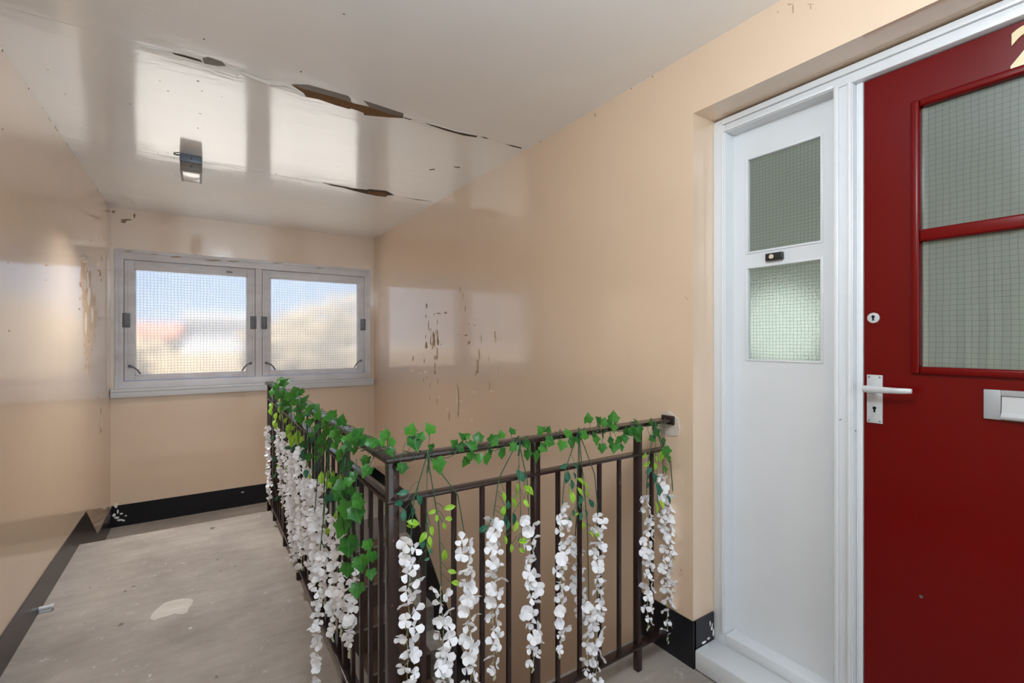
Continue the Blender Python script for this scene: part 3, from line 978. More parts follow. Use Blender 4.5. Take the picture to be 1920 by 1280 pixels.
def keyhole(y, z, s, x, parent):
    k = MB().disc((x, y, z + s * 0.35), 0, s * 0.42, 0.001, 14)
    k.box(x + 0.0002, x + 0.001, y - s * 0.22, y + s * 0.22, z - s * 0.75, z + s * 0.3)
    k.build('keyhole', HOLE, parent)


keyhole(0.607, 1.346, 0.011, XF - 0.0046, es)
# lever handle on its plate
hp = MB().box(XF - 0.006, XF, 0.5825, 0.6235, 1.019, 1.169).build('handle_plate', SILVER, dr, bevel=0.002)
keyhole(0.603, 1.062, 0.012, XF - 0.0066, hp)
for y in (0.589, 0.617):
    for z in (1.026, 1.162):
        MB().disc((XF - 0.0072, y, z), 0, 0.003, 0.0015, 10).build('screw', STEEL, hp)
lv = MB()
lv.tube([(XF - 0.005, 0.605, 1.127), (XF - 0.045, 0.605, 1.127)], 0.0105, 14)
lv.build('lever_neck', SILVER, hp, smooth=True)
lv = MB()
n = 9
vs, fs = [], []
for i in range(n):
    t = i / (n - 1)
    y = 0.618 - 0.118 * t
    hgt = (0.0100, 0.0110, 0.0105, 0.0098, 0.0092, 0.0086, 0.0082, 0.0080, 0.0070)[i]
    th = 0.0062 - 0.002 * t
    x = XF - 0.050 + 0.008 * max(0, t - 0.75) * 4
    zc = 1.1275 - 0.002 * t + 0.004 * t * t
    for k in range(8):
        g = k * math.tau / 8
        vs.append((x + th * math.cos(g), y, zc + hgt * math.sin(g)))
for i in range(n - 1):
    for k in range(8):
        fs.append((i * 8 + k, i * 8 + (k + 1) % 8, (i + 1) * 8 + (k + 1) % 8, (i + 1) * 8 + k))
fs += [tuple(range(8)), tuple(range((n - 1) * 8, n * 8))]
lv.add(vs, fs)
lv.build('lever', SILVER, hp, smooth=True)
# letterbox
lp = MB()
ly0, ly1, lz0, lz1 = 0.108, 0.358, 1.068, 1.146
fy0, fy1, fz0, fz1 = 0.136, 0.3255, 1.074, 1.131
lp.box(XF - 0.008, XF, fy1, ly1, lz0, lz1).box(XF - 0.008, XF, ly0, fy0, lz0, lz1)
lp.box(XF - 0.008, XF, fy0, fy1, fz1, lz1).box(XF - 0.008, XF, fy0, fy1, lz0, fz0)
lp = lp.build('letter_plate', LETTER, dr, bevel=0.0015)
m = MB().prism([(XF - 0.004, fz1 - 0.001), (XF - 0.009, fz0 + 0.014), (XF - 0.018, fz0 + 0.004), (XF - 0.016, fz0 - 0.002), (XF - 0.006, fz0 + 0.003), (XF, fz1 - 0.001)], 1, fy0 + 0.0015, fy1 - 0.0015)
m.build('letter_flap', SILVER, lp)
# house number, cut off by the edge of the view
c = bpy.data.curves.new('house_number', 'FONT')
c.body = '2'
c.size = 0.132
c.extrude = 0.0025
c.offset = 0.0045
c.materials.append(GOLD)
hn = bpy.data.objects.new('house_number', c)
COL.objects.link(hn)
hn.location = (XF - 0.0027, 0.308, 1.982)
hn.rotation_euler = (math.radians(90), 0, math.radians(-90))
link_to(hn, dr)
MB().disc((XF - 0.0015, 0.4905, 0.53), 0, 0.0045, 0.003, 12).build('screw_hole', paint('grey_filler_spot', (0.07, 0.09, 0.10), None, 0.7, 20, None), dr)

# hall behind the door
hl = MB()
hl.box(XD + 0.13, 3.4, 1.9, 1.98, -0.02, 2.5).box(XD + 0.13, 3.4, -0.7, -0.62, -0.02, 2.5)
hl.box(3.4, 3.48, -0.7, 1.98, -0.02, 2.5).box(XD + 0.13, 3.48, -0.7, 1.98, 2.42, 2.5).box(XD + 0.13, 3.48, -0.7, 1.98, -0.1, -0.02)
structure(hl.build('wall_hall', HALLW), 'pale hall seen dimly through the obscured glass', 'wall')
ct = MB()
n = 60
for z0, z1 in ((1.15, 2.0),):
    vs, fs = [], []
    for i in range(n + 1):
        y = 0.0 + 0.50 * i / n
        x = XF + 0.085 + 0.010 * math.sin(i * 1.05) + 0.004 * math.sin(i * 2.3)
        vs += [(x, y, z0), (x, y, z1), (x + 0.0012, y, z0), (x + 0.0012, y, z1)]
    for i in range(n):
        a = 4 * i
        fs += [(a, a + 4, a + 5, a + 1), (a + 2, a + 3, a + 7, a + 6)]
    ct.add(vs, fs)
tag(ct.build('net_curtain', NET, smooth=True), 'pleated net curtain hanging behind the wired glass of the red door', 'curtain')

# ------------------------------------------------------------------ railing round the stairwell
XS, YS = 0.436, 1.257          # lines of the side rail and of the front rail
ZT, ZM, ZBR = 0.952, 0.838, 0.098
rl = empty('railing', (XS, YS, 0))
tag(rl, 'dark brown metal railing with thin balusters around the stairwell opening', 'railing')
h = MB()
hr = 0.025
h.prism([(XS - hr, YS - hr), (XR - 0.012, YS - hr), (XR - 0.012, YS + hr), (XS + hr, YS + hr), (XS + hr, 4.07), (XS - hr, 4.07)], 2, ZT - 0.007, ZT + 0.007)
h.build('handrail', RAIL, rl, bevel=0.003)
h = MB()
hr = 0.019
h.prism([(XS - hr, YS - hr), (XR - 0.03, YS - hr), (XR - 0.03, YS + hr), (XS + hr, YS + hr), (XS + hr, 4.05), (XS - hr, 4.05)], 2, ZM - 0.005, ZM + 0.005)
h.build('middle_rail', RAIL, rl, bevel=0.002)
h = MB()
h.prism([(XS - hr, YS - hr), (XR - 0.03, YS - hr), (XR - 0.03, YS + hr), (XS + hr, YS + hr), (XS + hr, 3.94), (XS - hr, 3.94)], 2, ZBR - 0.005, ZBR + 0.005)
h.build('bottom_rail', RAIL, rl, bevel=0.002)


def post(x, y, w, z0, z1):
    p = MB().box(x - w / 2, x + w / 2, y - w / 2, y + w / 2, z0, z1).build('post', RAIL, rl, bevel=0.0025)
    return p


cp = post(XS, YS, 0.031, 0.0, ZT - 0.006)
m = MB()
for z, w, hh in ((0.905, .003, .006), (0.838, .010, .007), (0.795, .003, .007), (0.735, .003, .008), (0.56, .002, .005), (0.83, .006, .004)):
    cxp = XS + R(-.010, .004)
    m.prism([(cxp + 0.6 * w * math.cos(i * math.tau / 8), z + 0.6 * hh * (1 + .3 * math.sin(3 * i)) * math.sin(i * math.tau / 8)) for i in range(8)], 1, YS - 0.0162, YS - 0.012)
stuff(m.build('bare_metal_chip', REDLEAD, cp))
post(0.921, YS, 0.025, 0.0, ZT - 0.006)
post(1.412, YS, 0.025, 0.0, ZT - 0.006)
for k in range(1, 6):
    post(XS, YS + 0.492 * k, 0.025, 0.0 if YS + 0.492 * k < YE else ZLOW, ZT - 0.006)
post(XS, 4.035, 0.030, -0.155, ZT - 0.006)
bal = MB().box(-0.0062, 0.0062, -0.0062, 0.0062, ZBR - 0.002, ZM).build('baluster', RAIL)
spots = [(x, YS) for x in (0.527, 0.623, 0.719, 0.816, 1.016, 1.114, 1.209, 1.310, 1.492)]
for k in range(5):
    for j in range(1, 5):
        spots.append((XS, YS + 0.492 * k + 0.0985 * j))
spots += [(XS, 3.815), (XS, 3.915)]
for i, (x, y) in enumerate(spots):
    o = bal if i == 0 else bal.copy()
    if i:
        COL.objects.link(o)
    o.location = (x, y, 0)
    link_to(o, rl)
wp = MB()
wp.prism([(YS - 0.045, 0.962), (YS - 0.052, 0.92), (YS - 0.045, 0.895), (YS - 0.01, 0.885), (YS + 0.03, 0.892), (YS + 0.04, 0.93), (YS + 0.035, 0.975), (YS, 0.985)], 0, XR - 0.004, XR + 0.004)
wp.build('plaster_patch', PLASTER, wr)
MB().box(XR - 0.014, XR, YS - 0.03, YS + 0.03, ZT - 0.018, ZT + 0.018).build('wall_bracket', RAIL, rl, bevel=0.003)


# ------------------------------------------------------------------ artificial plants
def mesh_of(name, vs, fs, material):
    me = bpy.data.meshes.new(name)
    me.from_pydata([tuple(v) for v in vs], [], fs)
    me.materials.append(material)
    me.shade_smooth()
    return me


def ivy_mesh(material, seed):
    rr = random.Random(seed)
    half = [(0.20, -0.13), (0.43, -0.07), (0.44, 0.15), (0.58, 0.42), (0.36, 0.55), (0.17, 0.79)]
    mid = [(0, 0.0), (0, 0.28), (0, 0.58), (0, 1.0)]
    z = lambda x, y: 0.34 * abs(x) - 0.22 * (y - 0.3) ** 2 + rr.uniform(-.02, .02)
    vs = [(x, y - 0.4, z(x, y)) for x, y in mid]
    r0 = len(vs)
    vs += [(x, y - 0.4, z(x, y)) for x, y in half]
    l0 = len(vs)
    vs += [(-x * rr.uniform(.9, 1.05), y - 0.4, z(x, y)) for x, y in half]
    fs = []
    for b, flip in ((r0, False), (l0, True)):
        for f in ((0, b, b + 1), (0, b + 1, b + 2), (0, b + 2, 1), (1, b + 2, b + 3), (1, b + 3, b + 4), (1, b + 4, 2), (2, b + 4, b + 5), (2, b + 5, 3)):
            fs.append(tuple(reversed(f)) if flip else f)
    return mesh_of('ivy_leaf', vs, fs, material)


def oval_mesh(material, seed, wid=0.24):
    rr = random.Random(seed)
    half = [(0.5, 0.14), (0.9, 0.36), (0.95, 0.58), (0.55, 0.82)]
    z = lambda x, y: 0.35 * abs(x) - 0.35 * (y - 0.4) ** 2 + rr.uniform(-.01, .01)
    mid = [(0, 0), (0, 0.36), (0, 0.62), (0, 1.0)]
    vs = [(x, y - 0.5, z(x, y)) for x, y in mid]
    r0 = len(vs)
    vs += [(x * wid, y - 0.5, z(x * wid, y)) for x, y in half]
    l0 = len(vs)
    vs += [(-x * wid, y - 0.5, z(x * wid, y)) for x, y in half]
    fs = []
    for b, flip in ((r0, False), (l0, True)):
        for f in ((0, b, b + 1), (0, b + 1, 1), (1, b + 1, b + 2), (1, b + 2, 2), (2, b + 2, b + 3), (2, b + 3, 3)):
            fs.append(tuple(reversed(f)) if flip else f)
    return mesh_of('oval_leaf', vs, fs, material)


def floret_mesh(material, seed, petals=4):
    rr = random.Random(seed)
    vs, fs = [(0, 0, -0.08)], []
    for p in range(petals):
        g = (p + rr.uniform(-.14, .14)) * math.tau / petals
        ln, wd, up = rr.uniform(.46, .58), rr.uniform(.25, .33), rr.uniform(.02, .42)
        d, n = Vector((math.cos(g), math.sin(g), 0)), Vector((-math.sin(g), math.cos(g), 0))
        b = len(vs)
        for u, w in ((0.28, -.45), (0.30, .45), (0.66, -1), (0.70, .98), (0.62, 0), (0.95, -.62), (1.0, .55), (1.02, -.05)):
            q = d * (ln * u) + n * (wd * w) + Vector((0, 0, up * u * u - 0.06 * abs(w) + 0.05 * (w == 0)))
            vs.append(q)
        fs += [(0, b, b + 4), (0, b + 4, b + 1), (b, b + 2, b + 4), (b + 1, b + 4, b + 3), (b + 2, b + 5, b + 4), (b + 4, b + 6, b + 3), (b + 4, b + 5, b + 7), (b + 4, b + 7, b + 6)]
    return mesh_of('blossom', vs, fs, material)


IVY_M = [ivy_mesh(IVY, i) for i in range(4)]
LIME_M = [oval_mesh(LIME, i) for i in range(3)]
TEAL_M = [oval_mesh(TEAL, 10 + i, 0.27) for i in range(3)]
FLOR_M = [floret_mesh(PETAL, i, (4, 5, 4, 3)[i]) for i in range(4)]
BUD_M = oval_mesh(BUD, 33, 0.3)


def place(name, me, parent, p, tip, normal, size):
    """one leaf or blossom: tip along its own Y, face along its own Z"""
    n = Vector(normal).normalized()
    y = Vector(tip)
    y = (y - n * y.dot(n))
    if y.length < 1e-4:
        y = n.orthogonal()
    y.normalize()
    x = y.cross(n)
    m = Matrix((x, y, n)).transposed().to_4x4()
    o = bpy.data.objects.new(name, me)
    COL.objects.link(o)
    o.matrix_basis = Matrix.Translation(p) @ m @ Matrix.Scale(size, 4)
    link_to(o, parent)
    return o


Z5 = lambda q: (460 + q[0] / 4.128, 690 + q[1] / 4.128)
Z6 = lambda q: (480 + q[0] / 4.266, 980 + q[1] / 4.266)
Z7 = lambda q: (700 + q[0] / 4.923, 760 + q[1] / 4.923)
Z8 = lambda q: (980 + q[0] / 4.923, 760 + q[1] / 4.923)
Z9 = lambda q: (700 + q[0] / 4.266, 980 + q[1] / 4.266)


def front_pt(x, y, off=0.0):
    return on(1, YS - 0.035 + off, x, y)


def side_pt(x, y, off=0.0):
    return on(0, XS - 0.045 + off, x, y)


def add_leaves(parent, meshes, items, zf, pt, outward, rail_z, stems, anchor, scale=1.0, name='leaf'):
    for q in items:
        x, y = zf(q)
        p = pt(x, y, R(-.012, .012))
        k = {Z5: 4.128, Z6: 4.266, Z7: 4.923, Z8: 4.923, Z9: 4.266}[zf]
        size = q[2] / k / F * depth(p) * scale
        up = 1 if p.z > rail_z else -1
        side = Vector((1, 0, 0)) if outward[1] else Vector((0, 1, 0))
        a = math.radians(q[3]) if len(q) > 3 else R(-.9, .9)
        tip = Vector((0, 0, up)) * math.cos(a) + side * math.sin(a)
        nrm = Vector(outward) + Vector((R(-.55, .55), R(-.55, .3), R(-.2, .7)))
        o = place(name, random.choice(meshes), parent, p, tip, nrm, size)
        if stems is not None:
            base = p - tip.normalized() * size * 0.42
            an = anchor(base)
            mid = (base + an) / 2 + Vector((R(-.008, .008), R(-.008, .008), R(-.004, .012)))
            stems.tube([base, mid, an], 0.0009, 4)


def vine(mb, pts, turns, rad, r, wob=0.006, n=110):
    """a thin stem winding round a rail that runs from pts[0] to pts[1]"""
    a, b = Vector(pts[0]), Vector(pts[1])
    d = (b - a).normalized()
    u = Vector((0, 0, 1))
    w = d.cross(u)
    ph = R(0, 6)
    mb.tube([a.lerp(b, i / n) + (u * 0.75 * math.sin(ph + turns * math.tau * i / n) + w * 1.75 * math.cos(ph + turns * math.tau * i / n)) * rad * (1 + 0.18 * math.sin(i * .9 + ph)) +
             Vector((R(-wob, wob), R(-wob, wob), R(-wob, wob) * .6)) for i in range(n + 1)], r, 4)


# ivy along the front rail
gf = empty('ivy_garland', (1.0, YS, ZT))
tag(gf, 'thin artificial ivy garland wound along the front rail, ending at the beige wall', 'garland', 'ivy garlands on the railing')
vn = MB()
for t, rd in ((9, .017), (6, .019)):
    vine(vn, ((XS + 0.02, YS, ZT), (1.56, YS, ZT)), t, rd, 0.0011)
anch_f = lambda p: Vector((min(1.55, max(XS, p.x + R(-.03, .03))), YS - 0.028, ZT + R(-.010, .012)))
ivy_f7 = [(350, 220, 115, 10), (515, 215, 115, -10), (445, 280, 85, 30), (385, 345, 150, 170), (165, 330, 85, 20), (105, 270, 95, -40), (80, 340, 75, 150), (155, 430, 90, 160), (265, 580, 105, 0), (600, 555, 150, 10), (530, 385, 75, -60),
          (740, 350, 90, -50), (815, 290, 90, -20), (870, 280, 60, 60), (970, 290, 100, 0), (1115, 310, 115, 60), (1180, 265, 80, 10), (1275, 235, 75, 0), (800, 380, 90, -70), (920, 370, 110, 70), (895, 470, 90, 20), (845, 520, 100, -20),
          (970, 490, 95, 0), (1040, 500, 105, 20), (1075, 440, 70, 40), (1190, 440, 105, 60), (1290, 385, 90, -50), (1420, 460, 90, 10), (1420, 370, 90, 60)]
ivy_f8 = [(165, 225, 90, -40), (235, 220, 70, 40), (410, 255, 90, 0), (30, 345, 90, -50), (40, 455, 95, 0), (120, 475, 105, 10), (190, 395, 90, 50), (250, 335, 105, 60), (360, 370, 100, -20), (450, 345, 120, 40), (500, 320, 80, 0), (600, 115, 95, 0),
          (690, 140, 95, -40), (745, 150, 85, 30), (835, 105, 110, 10), (800, 180, 95, 160), (835, 205, 85, -170), (570, 280, 95, 60), (650, 260, 85, -50), (670, 320, 100, 0), (745, 260, 85, 70), (730, 395, 90, 0), (810, 345, 95, 30), (840, 390, 100, -10),
          (890, 320, 80, 60), (905, 390, 70, 0), (950, 250, 95, -30), (940, 310, 80, 0), (1000, 240, 95, 20), (1060, 290, 120, 40), (1070, 230, 90, 30), (1040, 150, 65, 0), (1180, 140, 70, 60), (1205, 200, 90, 20), (1235, 255, 80, 40), (1200, 310, 70, 50),
          (1290, 350, 95, 30), (1320, 430, 105, 10), (1340, 500, 85, 10), (1310, 590, 70, -10)]
add_leaves(gf, IVY_M, ivy_f7, Z7, front_pt, (0, -1, 0), ZT + 0.005, vn, anch_f, 1.0)
add_leaves(gf, IVY_M, ivy_f8, Z8, front_pt, (0, -1, 0), ZT + 0.005, vn, anch_f, 1.0)
vn.build('vine', VINE, gf, smooth=True)

# ivy along the side rail, much thicker
gs = empty('ivy_garland', (XS, 2.6, ZT))
tag(gs, 'dense artificial ivy garland draped along the side rail towards the window', 'garland', 'ivy garlands on the railing')
vn = MB()
for t, rd in ((22, .017), (15, .020)):
    vine(vn, ((XS, YS + 0.05, ZT), (XS, 4.05, ZT)), t, rd, 0.0012, n=240)
anch_s = lambda p: Vector((XS - 0.026, min(4.05, max(YS, p.y + R(-.03, .03))), ZT + R(-.012, .012)))
ivy_s5 = [(265, 95, 60), (310, 112, 85), (240, 140, 65), (215, 190, 75), (280, 200, 95), (385, 185, 105), (425, 185, 65), (470, 240, 95), (330, 250, 95), (380, 262, 70), (500, 310, 70), (570, 362, 85), (550, 300, 65), (665, 362, 105), (750, 402, 95), (640, 462, 125),
          (430, 392, 95), (500, 420, 75), (560, 470, 90), (600, 560, 100), (650, 592, 90), (560, 622, 80), (560, 700, 65), (700, 520, 95), (780, 560, 80), (880, 502, 105), (860, 550, 120), (925, 562, 90), (985, 575, 105), (1060, 572, 70), (1085, 512, 95),
          (790, 612, 95), (735, 682, 105), (770, 755, 115), (940, 800, 105), (935, 722, 95), (850, 640, 70), (720, 560, 90), (300, 310, 80), (250, 240, 70), (350, 330, 70), (620, 520, 80), (520, 520, 70), (470, 590, 80), (500, 690, 80), (600, 640, 70), (690, 460, 80), (480, 350, 70), (400, 320, 70), (290, 270, 80), (330, 215, 75), (455, 300, 70), (620, 420, 70), (700, 600, 70), (820, 520, 80)]
ivy_s5b = [(760, 930, 140, 0), (745, 1000, 110, 10), (870, 1010, 90, 0), (880, 1050, 95, 20), (785, 1090, 145, -10), (865, 1130, 135, 20), (770, 1185, 110, 0), (750, 1245, 135, -30), (830, 960, 80, 0), (700, 950, 70, -20), (690, 870, 70, 0), (800, 880, 80, 0), (840, 830, 70, 10)]
ivy_s6 = [(690, 50, 125, -30), (740, 190, 155, 0), (840, 330, 125, 10), (735, 375, 115, 0), (920, 410, 85, 0), (810, 540, 115, 0), (900, 180, 95, 20), (930, 270, 95, 0), (870, 290, 80, 0), (780, 130, 80, 0)]
add_leaves(gs, IVY_M, ivy_s5, Z5, side_pt, (-0.75, -0.6, 0.25), ZT + 0.01, vn, anch_s, 0.95)
trail = MB()
add_leaves(gs, IVY_M, ivy_s5b, Z5, lambda x, y, o: side_pt(x, y, o - 0.02), (-0.6, -0.8, 0.1), ZT, None, None)
add_leaves(gs, IVY_M, ivy_s6, Z6, lambda x, y, o: side_pt(x, y, o - 0.02), (-0.6, -0.8, 0.1), ZT, None, None)
for pts in ([(655, 850), (652, 900), (648, 950), (652, 1000), (655, 1040), (650, 1080)], [(668, 860), (668, 930), (664, 980), (672, 1030), (688, 1070)], [(660, 1040), (668, 1075), (672, 1110)], [(640, 840), (645, 900), (640, 960), (648, 1010)]):
    vn.tube([side_pt(x, y, -0.02) for x, y in pts], 0.0013, 4)
vn.build('vine', VINE, gs, smooth=True)


def spray(label, node, strands, leaves, normal, group):
    """hanging flower bunch: node is where its stems are tied to the rail"""
    root = empty('wisteria_spray', node)
    tag(root, label, 'flowers', group)
    st_ = MB()
    st_.tube([node + Vector((0, 0, 0.012)), node + Vector((0.004, -0.004, -0.02)), node + Vector((0, 0, -0.05))], 0.0032, 6)
    nrm = Vector(normal)
    side = Vector((1, 0, 0)) if abs(nrm.y) > abs(nrm.x) else Vector((0, 1, 0))
    samples = []
    for top, bot in strands:
        mid = node.lerp(top, 0.55) + side * ((top - node).dot(side) * 0.25) + Vector((0, 0, 0.01))
        samples += [(node.lerp(mid, i / 10) if i < 10 else mid.lerp(top, (i - 10) / 10)) for i in range(2, 21)]
    low = min((p.z for _k, p, _s, _t in leaves), default=node.z - 0.2)
    drop = [node + side * R(-.02, .02) + Vector((0, 0, (low - node.z) * 0.9)), node + Vector((0, 0, -0.03))]
    samples += [drop[0].lerp(drop[1], i / 12) for i in range(13)]
    st_.tube(drop, 0.0010, 5)
    for kind, p, size, tip in leaves:
        place('leaf', random.choice(LIME_M if kind == 'l' else TEAL_M), root, p, tip, nrm + Vector((R(-.6, .6), R(-.6, .3), R(-.1, .8))), size)
        b = p - tip.normalized() * size * 0.48
        q = min(samples, key=lambda w: (w - b - Vector((0, 0, 0.03))).length)
        st_.tube([b, (b + q) / 2 + side * R(-.004, .004) + Vector((0, 0, .004)), q], 0.0008, 4)
    for top, bot in strands:
        mid = node.lerp(top, 0.55) + side * ((top - node).dot(side) * 0.25) + Vector((0, 0, 0.01))
        st_.tube([node, mid, top], 0.0018, 5)
        L = (top - bot).length
        n = max(6, int(L / 0.0205))
        path = [top.lerp(bot, i / 8) + side * R(-.006, .006) for i in range(9)]
        sb = MB()
        sb.tube(path, 0.0009, 4)
        for i in range(n):
            t = i / n
            p = top.lerp(bot, t)
            sb.tube([p, p + side * R(-.02, .02) + Vector((0, 0, -.012))], 0.0007, 3)
        s = sb.build('blossom_strand', PALESTEM, root, smooth=True)
        for i in range(n):
            t = (i + 0.3) / n
            k = min(8 - 1e-6, t * 8)
            c = path[int(k)].lerp(path[int(k) + 1], k - int(k))
            sg = 1 if i % 2 else -1
            c = c + side * (sg * R(.004, .019)) + nrm * R(-.006, .014)
            size = R(.034, .045) * (1.0 if t < .85 else .75)
            face = nrm * R(.25, 1.0) + side * (sg * R(-.1, .9)) + Vector((0, 0, R(-.6, .5)))
            place('blossom', random.choice(FLOR_M), s, c, Vector((R(-1, 1), R(-1, 1), R(-1, 1))), face, size)
        for i in range(3):
            place('bud', BUD_M, s, bot + Vector((R(-.004, .004), R(-.004, .004), -0.004 - 0.007 * i)), Vector((R(-.4, .4), R(-.4, .4), -1)), nrm, 0.016)
    st_.build('stem', VINE, root, smooth=True)
    return root


def lv_list(items, zf, kind, pt):
    k = {Z5: 4.128, Z6: 4.266, Z7: 4.923, Z8: 4.923, Z9: 4.266}[zf]
    got = []
    for q in items:
        x, y = zf(q)
        p = pt(x, y, R(-.012, .006))
        a = math.radians(q[3]) if len(q) > 3 else R(-.6, .6)
        got.append((x, kind, p, q[2] / k / F * depth(p) * 1.05, a))
    return got


FL = []
FL += lv_list([(705, 940, 110, 90), (545, 980, 80, -80), (585, 1040, 70, 0), (700, 1045, 95, 80), (370, 1080, 120, 60), (655, 1110, 75, 20), (540, 1160, 85, 10), (455, 1215, 95, -40), (520, 1245, 85, 0), (1425, 785, 130, 40), (1330, 760, 90, 10), (1205, 840, 95, -5),
               (1300, 900, 115, 10), (1320, 820, 115, 0), (1200, 975, 100, -20), (1410, 900, 95, 30), (1315, 1115, 105, -20), (1380, 1245, 105, 85), (1220, 1240, 85, 0)], Z7, 'l', front_pt)
FL += lv_list([(275, 805, 105, -90), (240, 900, 105, -85), (425, 875, 120, 25), (360, 985, 120, 20), (280, 1015, 100, -5), (1360, 650, 130, 30), (1245, 920, 85, 0), (1210, 1060, 125, -30), (1020, 1130, 95, -80), (1295, 1050, 120, 0), (1240, 1110, 95, -20), (440, 1275, 75, 0)], Z7, 't', front_pt)
FL += lv_list([(60, 780, 140, 40), (30, 900, 80, 30), (1130, 455, 100, -80), (1145, 540, 80, -60), (1230, 490, 90, 10), (1225, 560, 70, 0), (1275, 470, 110, 0), (540, 700, 105, 40), (590, 745, 95, 10), (425, 785, 70, -20), (460, 845, 110, 0), (530, 790, 80, 20),
               (600, 820, 90, 40), (500, 1000, 50, -80), (560, 1105, 70, 0), (635, 1190, 80, 20), (690, 1195, 70, 60), (1235, 940, 110, -10), (1285, 910, 80, 10)], Z8, 'l', front_pt)
FL += lv_list([(380, 560, 85, -70), (490, 560, 80, 20), (410, 665, 110, -15), (480, 650, 70, 10), (455, 730, 90, 0), (535, 865, 100, -40), (635, 905, 90, 30), (525, 925, 60, 0), (470, 990, 60, -20), (585, 1000, 90, 0), (535, 1020, 80, -30), (435, 1060, 60, 10),
               (1165, 600, 80, -60), (1155, 655, 60, -20), (1150, 735, 70, 0), (1215, 670, 110, 0), (1255, 775, 120, 10), (1350, 870, 90, 10), (1265, 1000, 60, 0)], Z8, 't', front_pt)
FL += lv_list([(315, 15, 105, -80), (400, 110, 100, -40), (450, 160, 95, 0), (465, 60, 85, 10), (570, 260, 100, 0), (630, 390, 75, 60), (660, 480, 90, 70), (1060, 140, 70, 0), (1105, 205, 70, 0), (1200, 145, 95, 80), (1190, 220, 70, 50)], Z9, 'l', front_pt)
FL += lv_list([(395, 165, 75, 0), (460, 225, 50, 20), (430, 290, 45, -80), (360, 350, 50, 0), (885, 50, 95, -80)], Z9, 't', front_pt)

fronts = [
    ('white wisteria spray tied to the front rail nearest the corner post', (801, 852), [((770, 1012), (762, 1300), 0), ((828, 1098), (832, 1310), 0), ((872, 1005), (884, 1300), 0)], (0, 905)),
    ('white wisteria spray on the front rail, second along from the corner post', (972, 824), [((925, 968), (926, 1262), 0), ((992, 968), (1000, 1248), 0)], (905, 1032)),
    ('white wisteria spray on the front rail, third along from the corner post', (1085, 808), [((1054, 945), (1050, 1222), 0), ((1078, 1010), (1092, 1170), 0.085), ((1122, 965), (1118, 1282), 0), ((1104, 1130), (1102, 1262), 0.01)], (1032, 1165)),
    ('white wisteria spray at the wall end of the front rail beside the beige corner', (1228, 797), [((1212, 928), (1216, 1172), 0), ((1243, 890), (1252, 1195), 0.03), ((1262, 930), (1264, 1130), 0.02)], (1165, 1400))]
for lab, nd, sts, (lo, hi) in fronts:
    node = front_pt(*nd)
    lv = [(k, p, s, Vector((math.sin(a), 0, -math.cos(a)))) for x, k, p, s, a in FL if lo <= x < hi]
    spray(lab, node, [(front_pt(*a, o), front_pt(*b_, o)) for a, b_, o in sts], lv, (0, -1, 0), 'wisteria sprays on the railing')

SLV = lv_list([(200, 290, 65, -60), (195, 335, 65, -60), (235, 372, 65, -30), (225, 420, 60, -20), (310, 405, 60, 60), (240, 450, 60, 0), (335, 460, 80, 60), (360, 465, 70, 80), (330, 500, 70, 0), (380, 545, 95, 20), (405, 520, 90, 10), (360, 570, 90, 0), (345, 530, 80, -10), (410, 560, 80, 20),
               (265, 320, 60, 0), (270, 380, 60, 10), (590, 850, 100, -10), (640, 890, 80, 10), (680, 835, 80, 20), (660, 900, 70, 20), (640, 820, 70, 0), (440, 550, 60, 30), (730, 850, 70, 0), (250, 765, 40, 0), (315, 790, 45, 10), (500, 840, 45, 0), (700, 1140, 60, -20), (640, 1260, 90, 40)], Z5, 'l', side_pt)
SLV += lv_list([(390, 622, 90, 20), (435, 612, 80, 0), (415, 772, 70, 30), (470, 812, 75, 0), (480, 690, 80, 60), (340, 620, 80, -20), (520, 560, 70, 10), (545, 770, 60, 0), (660, 1000, 80, 0), (690, 980, 70, 10), (630, 1010, 70, -20), (225, 700, 45, 0), (230, 830, 45, 0), (240, 1010, 45, 60), (210, 540, 45, 10), (450, 660, 80, 0)], Z5, 't', side_pt)
sides = [
    ('white wisteria spray at the window end of the side rail', (512, 727), [((504, 800), (506, 940), 0), ((522, 800), (530, 945), .01), ((533, 812), (545, 985), 0)], (0, 528)),
    ('white wisteria spray on the side rail, second from the window end', (545, 752), [((545, 828), (548, 1052), 0), ((552, 850), (558, 1064), .015), ((560, 842), (566, 1060), -.01)], (528, 565)),
    ('white wisteria spray halfway along the side rail', (576, 780), [((572, 862), (578, 1056), 0), ((580, 880), (586, 1058), .01), ((588, 900), (600, 1050), 0), ((604, 890), (606, 1010), .02)], (565, 600)),
    ('white wisteria spray hanging lowest on the side rail above the concrete floor', (618, 812), [((590, 960), (588, 1100), -.01), ((606, 985), (608, 1130), 0), ((600, 1035), (592, 1285), -.052)], (600, 625)),
    ('white wisteria spray on the side rail nearest the corner post', (652, 838), [((626, 965), (624, 1190), -.01), ((642, 1000), (640, 1180), 0), ((662, 1060), (654, 1222), .01)], (625, 800))]
for lab, nd, sts, (lo, hi) in sides:
    node = side_pt(*nd)
    lv = [(k, p, s, Vector((0, math.sin(a) * .6, -math.cos(a)))) for x, k, p, s, a in SLV if lo <= x < hi]
    spray(lab, node, [(side_pt(*a, o), side_pt(*b_, o)) for a, b_, o in sts], lv, (-0.75, -0.65, 0), 'wisteria sprays on the railing')

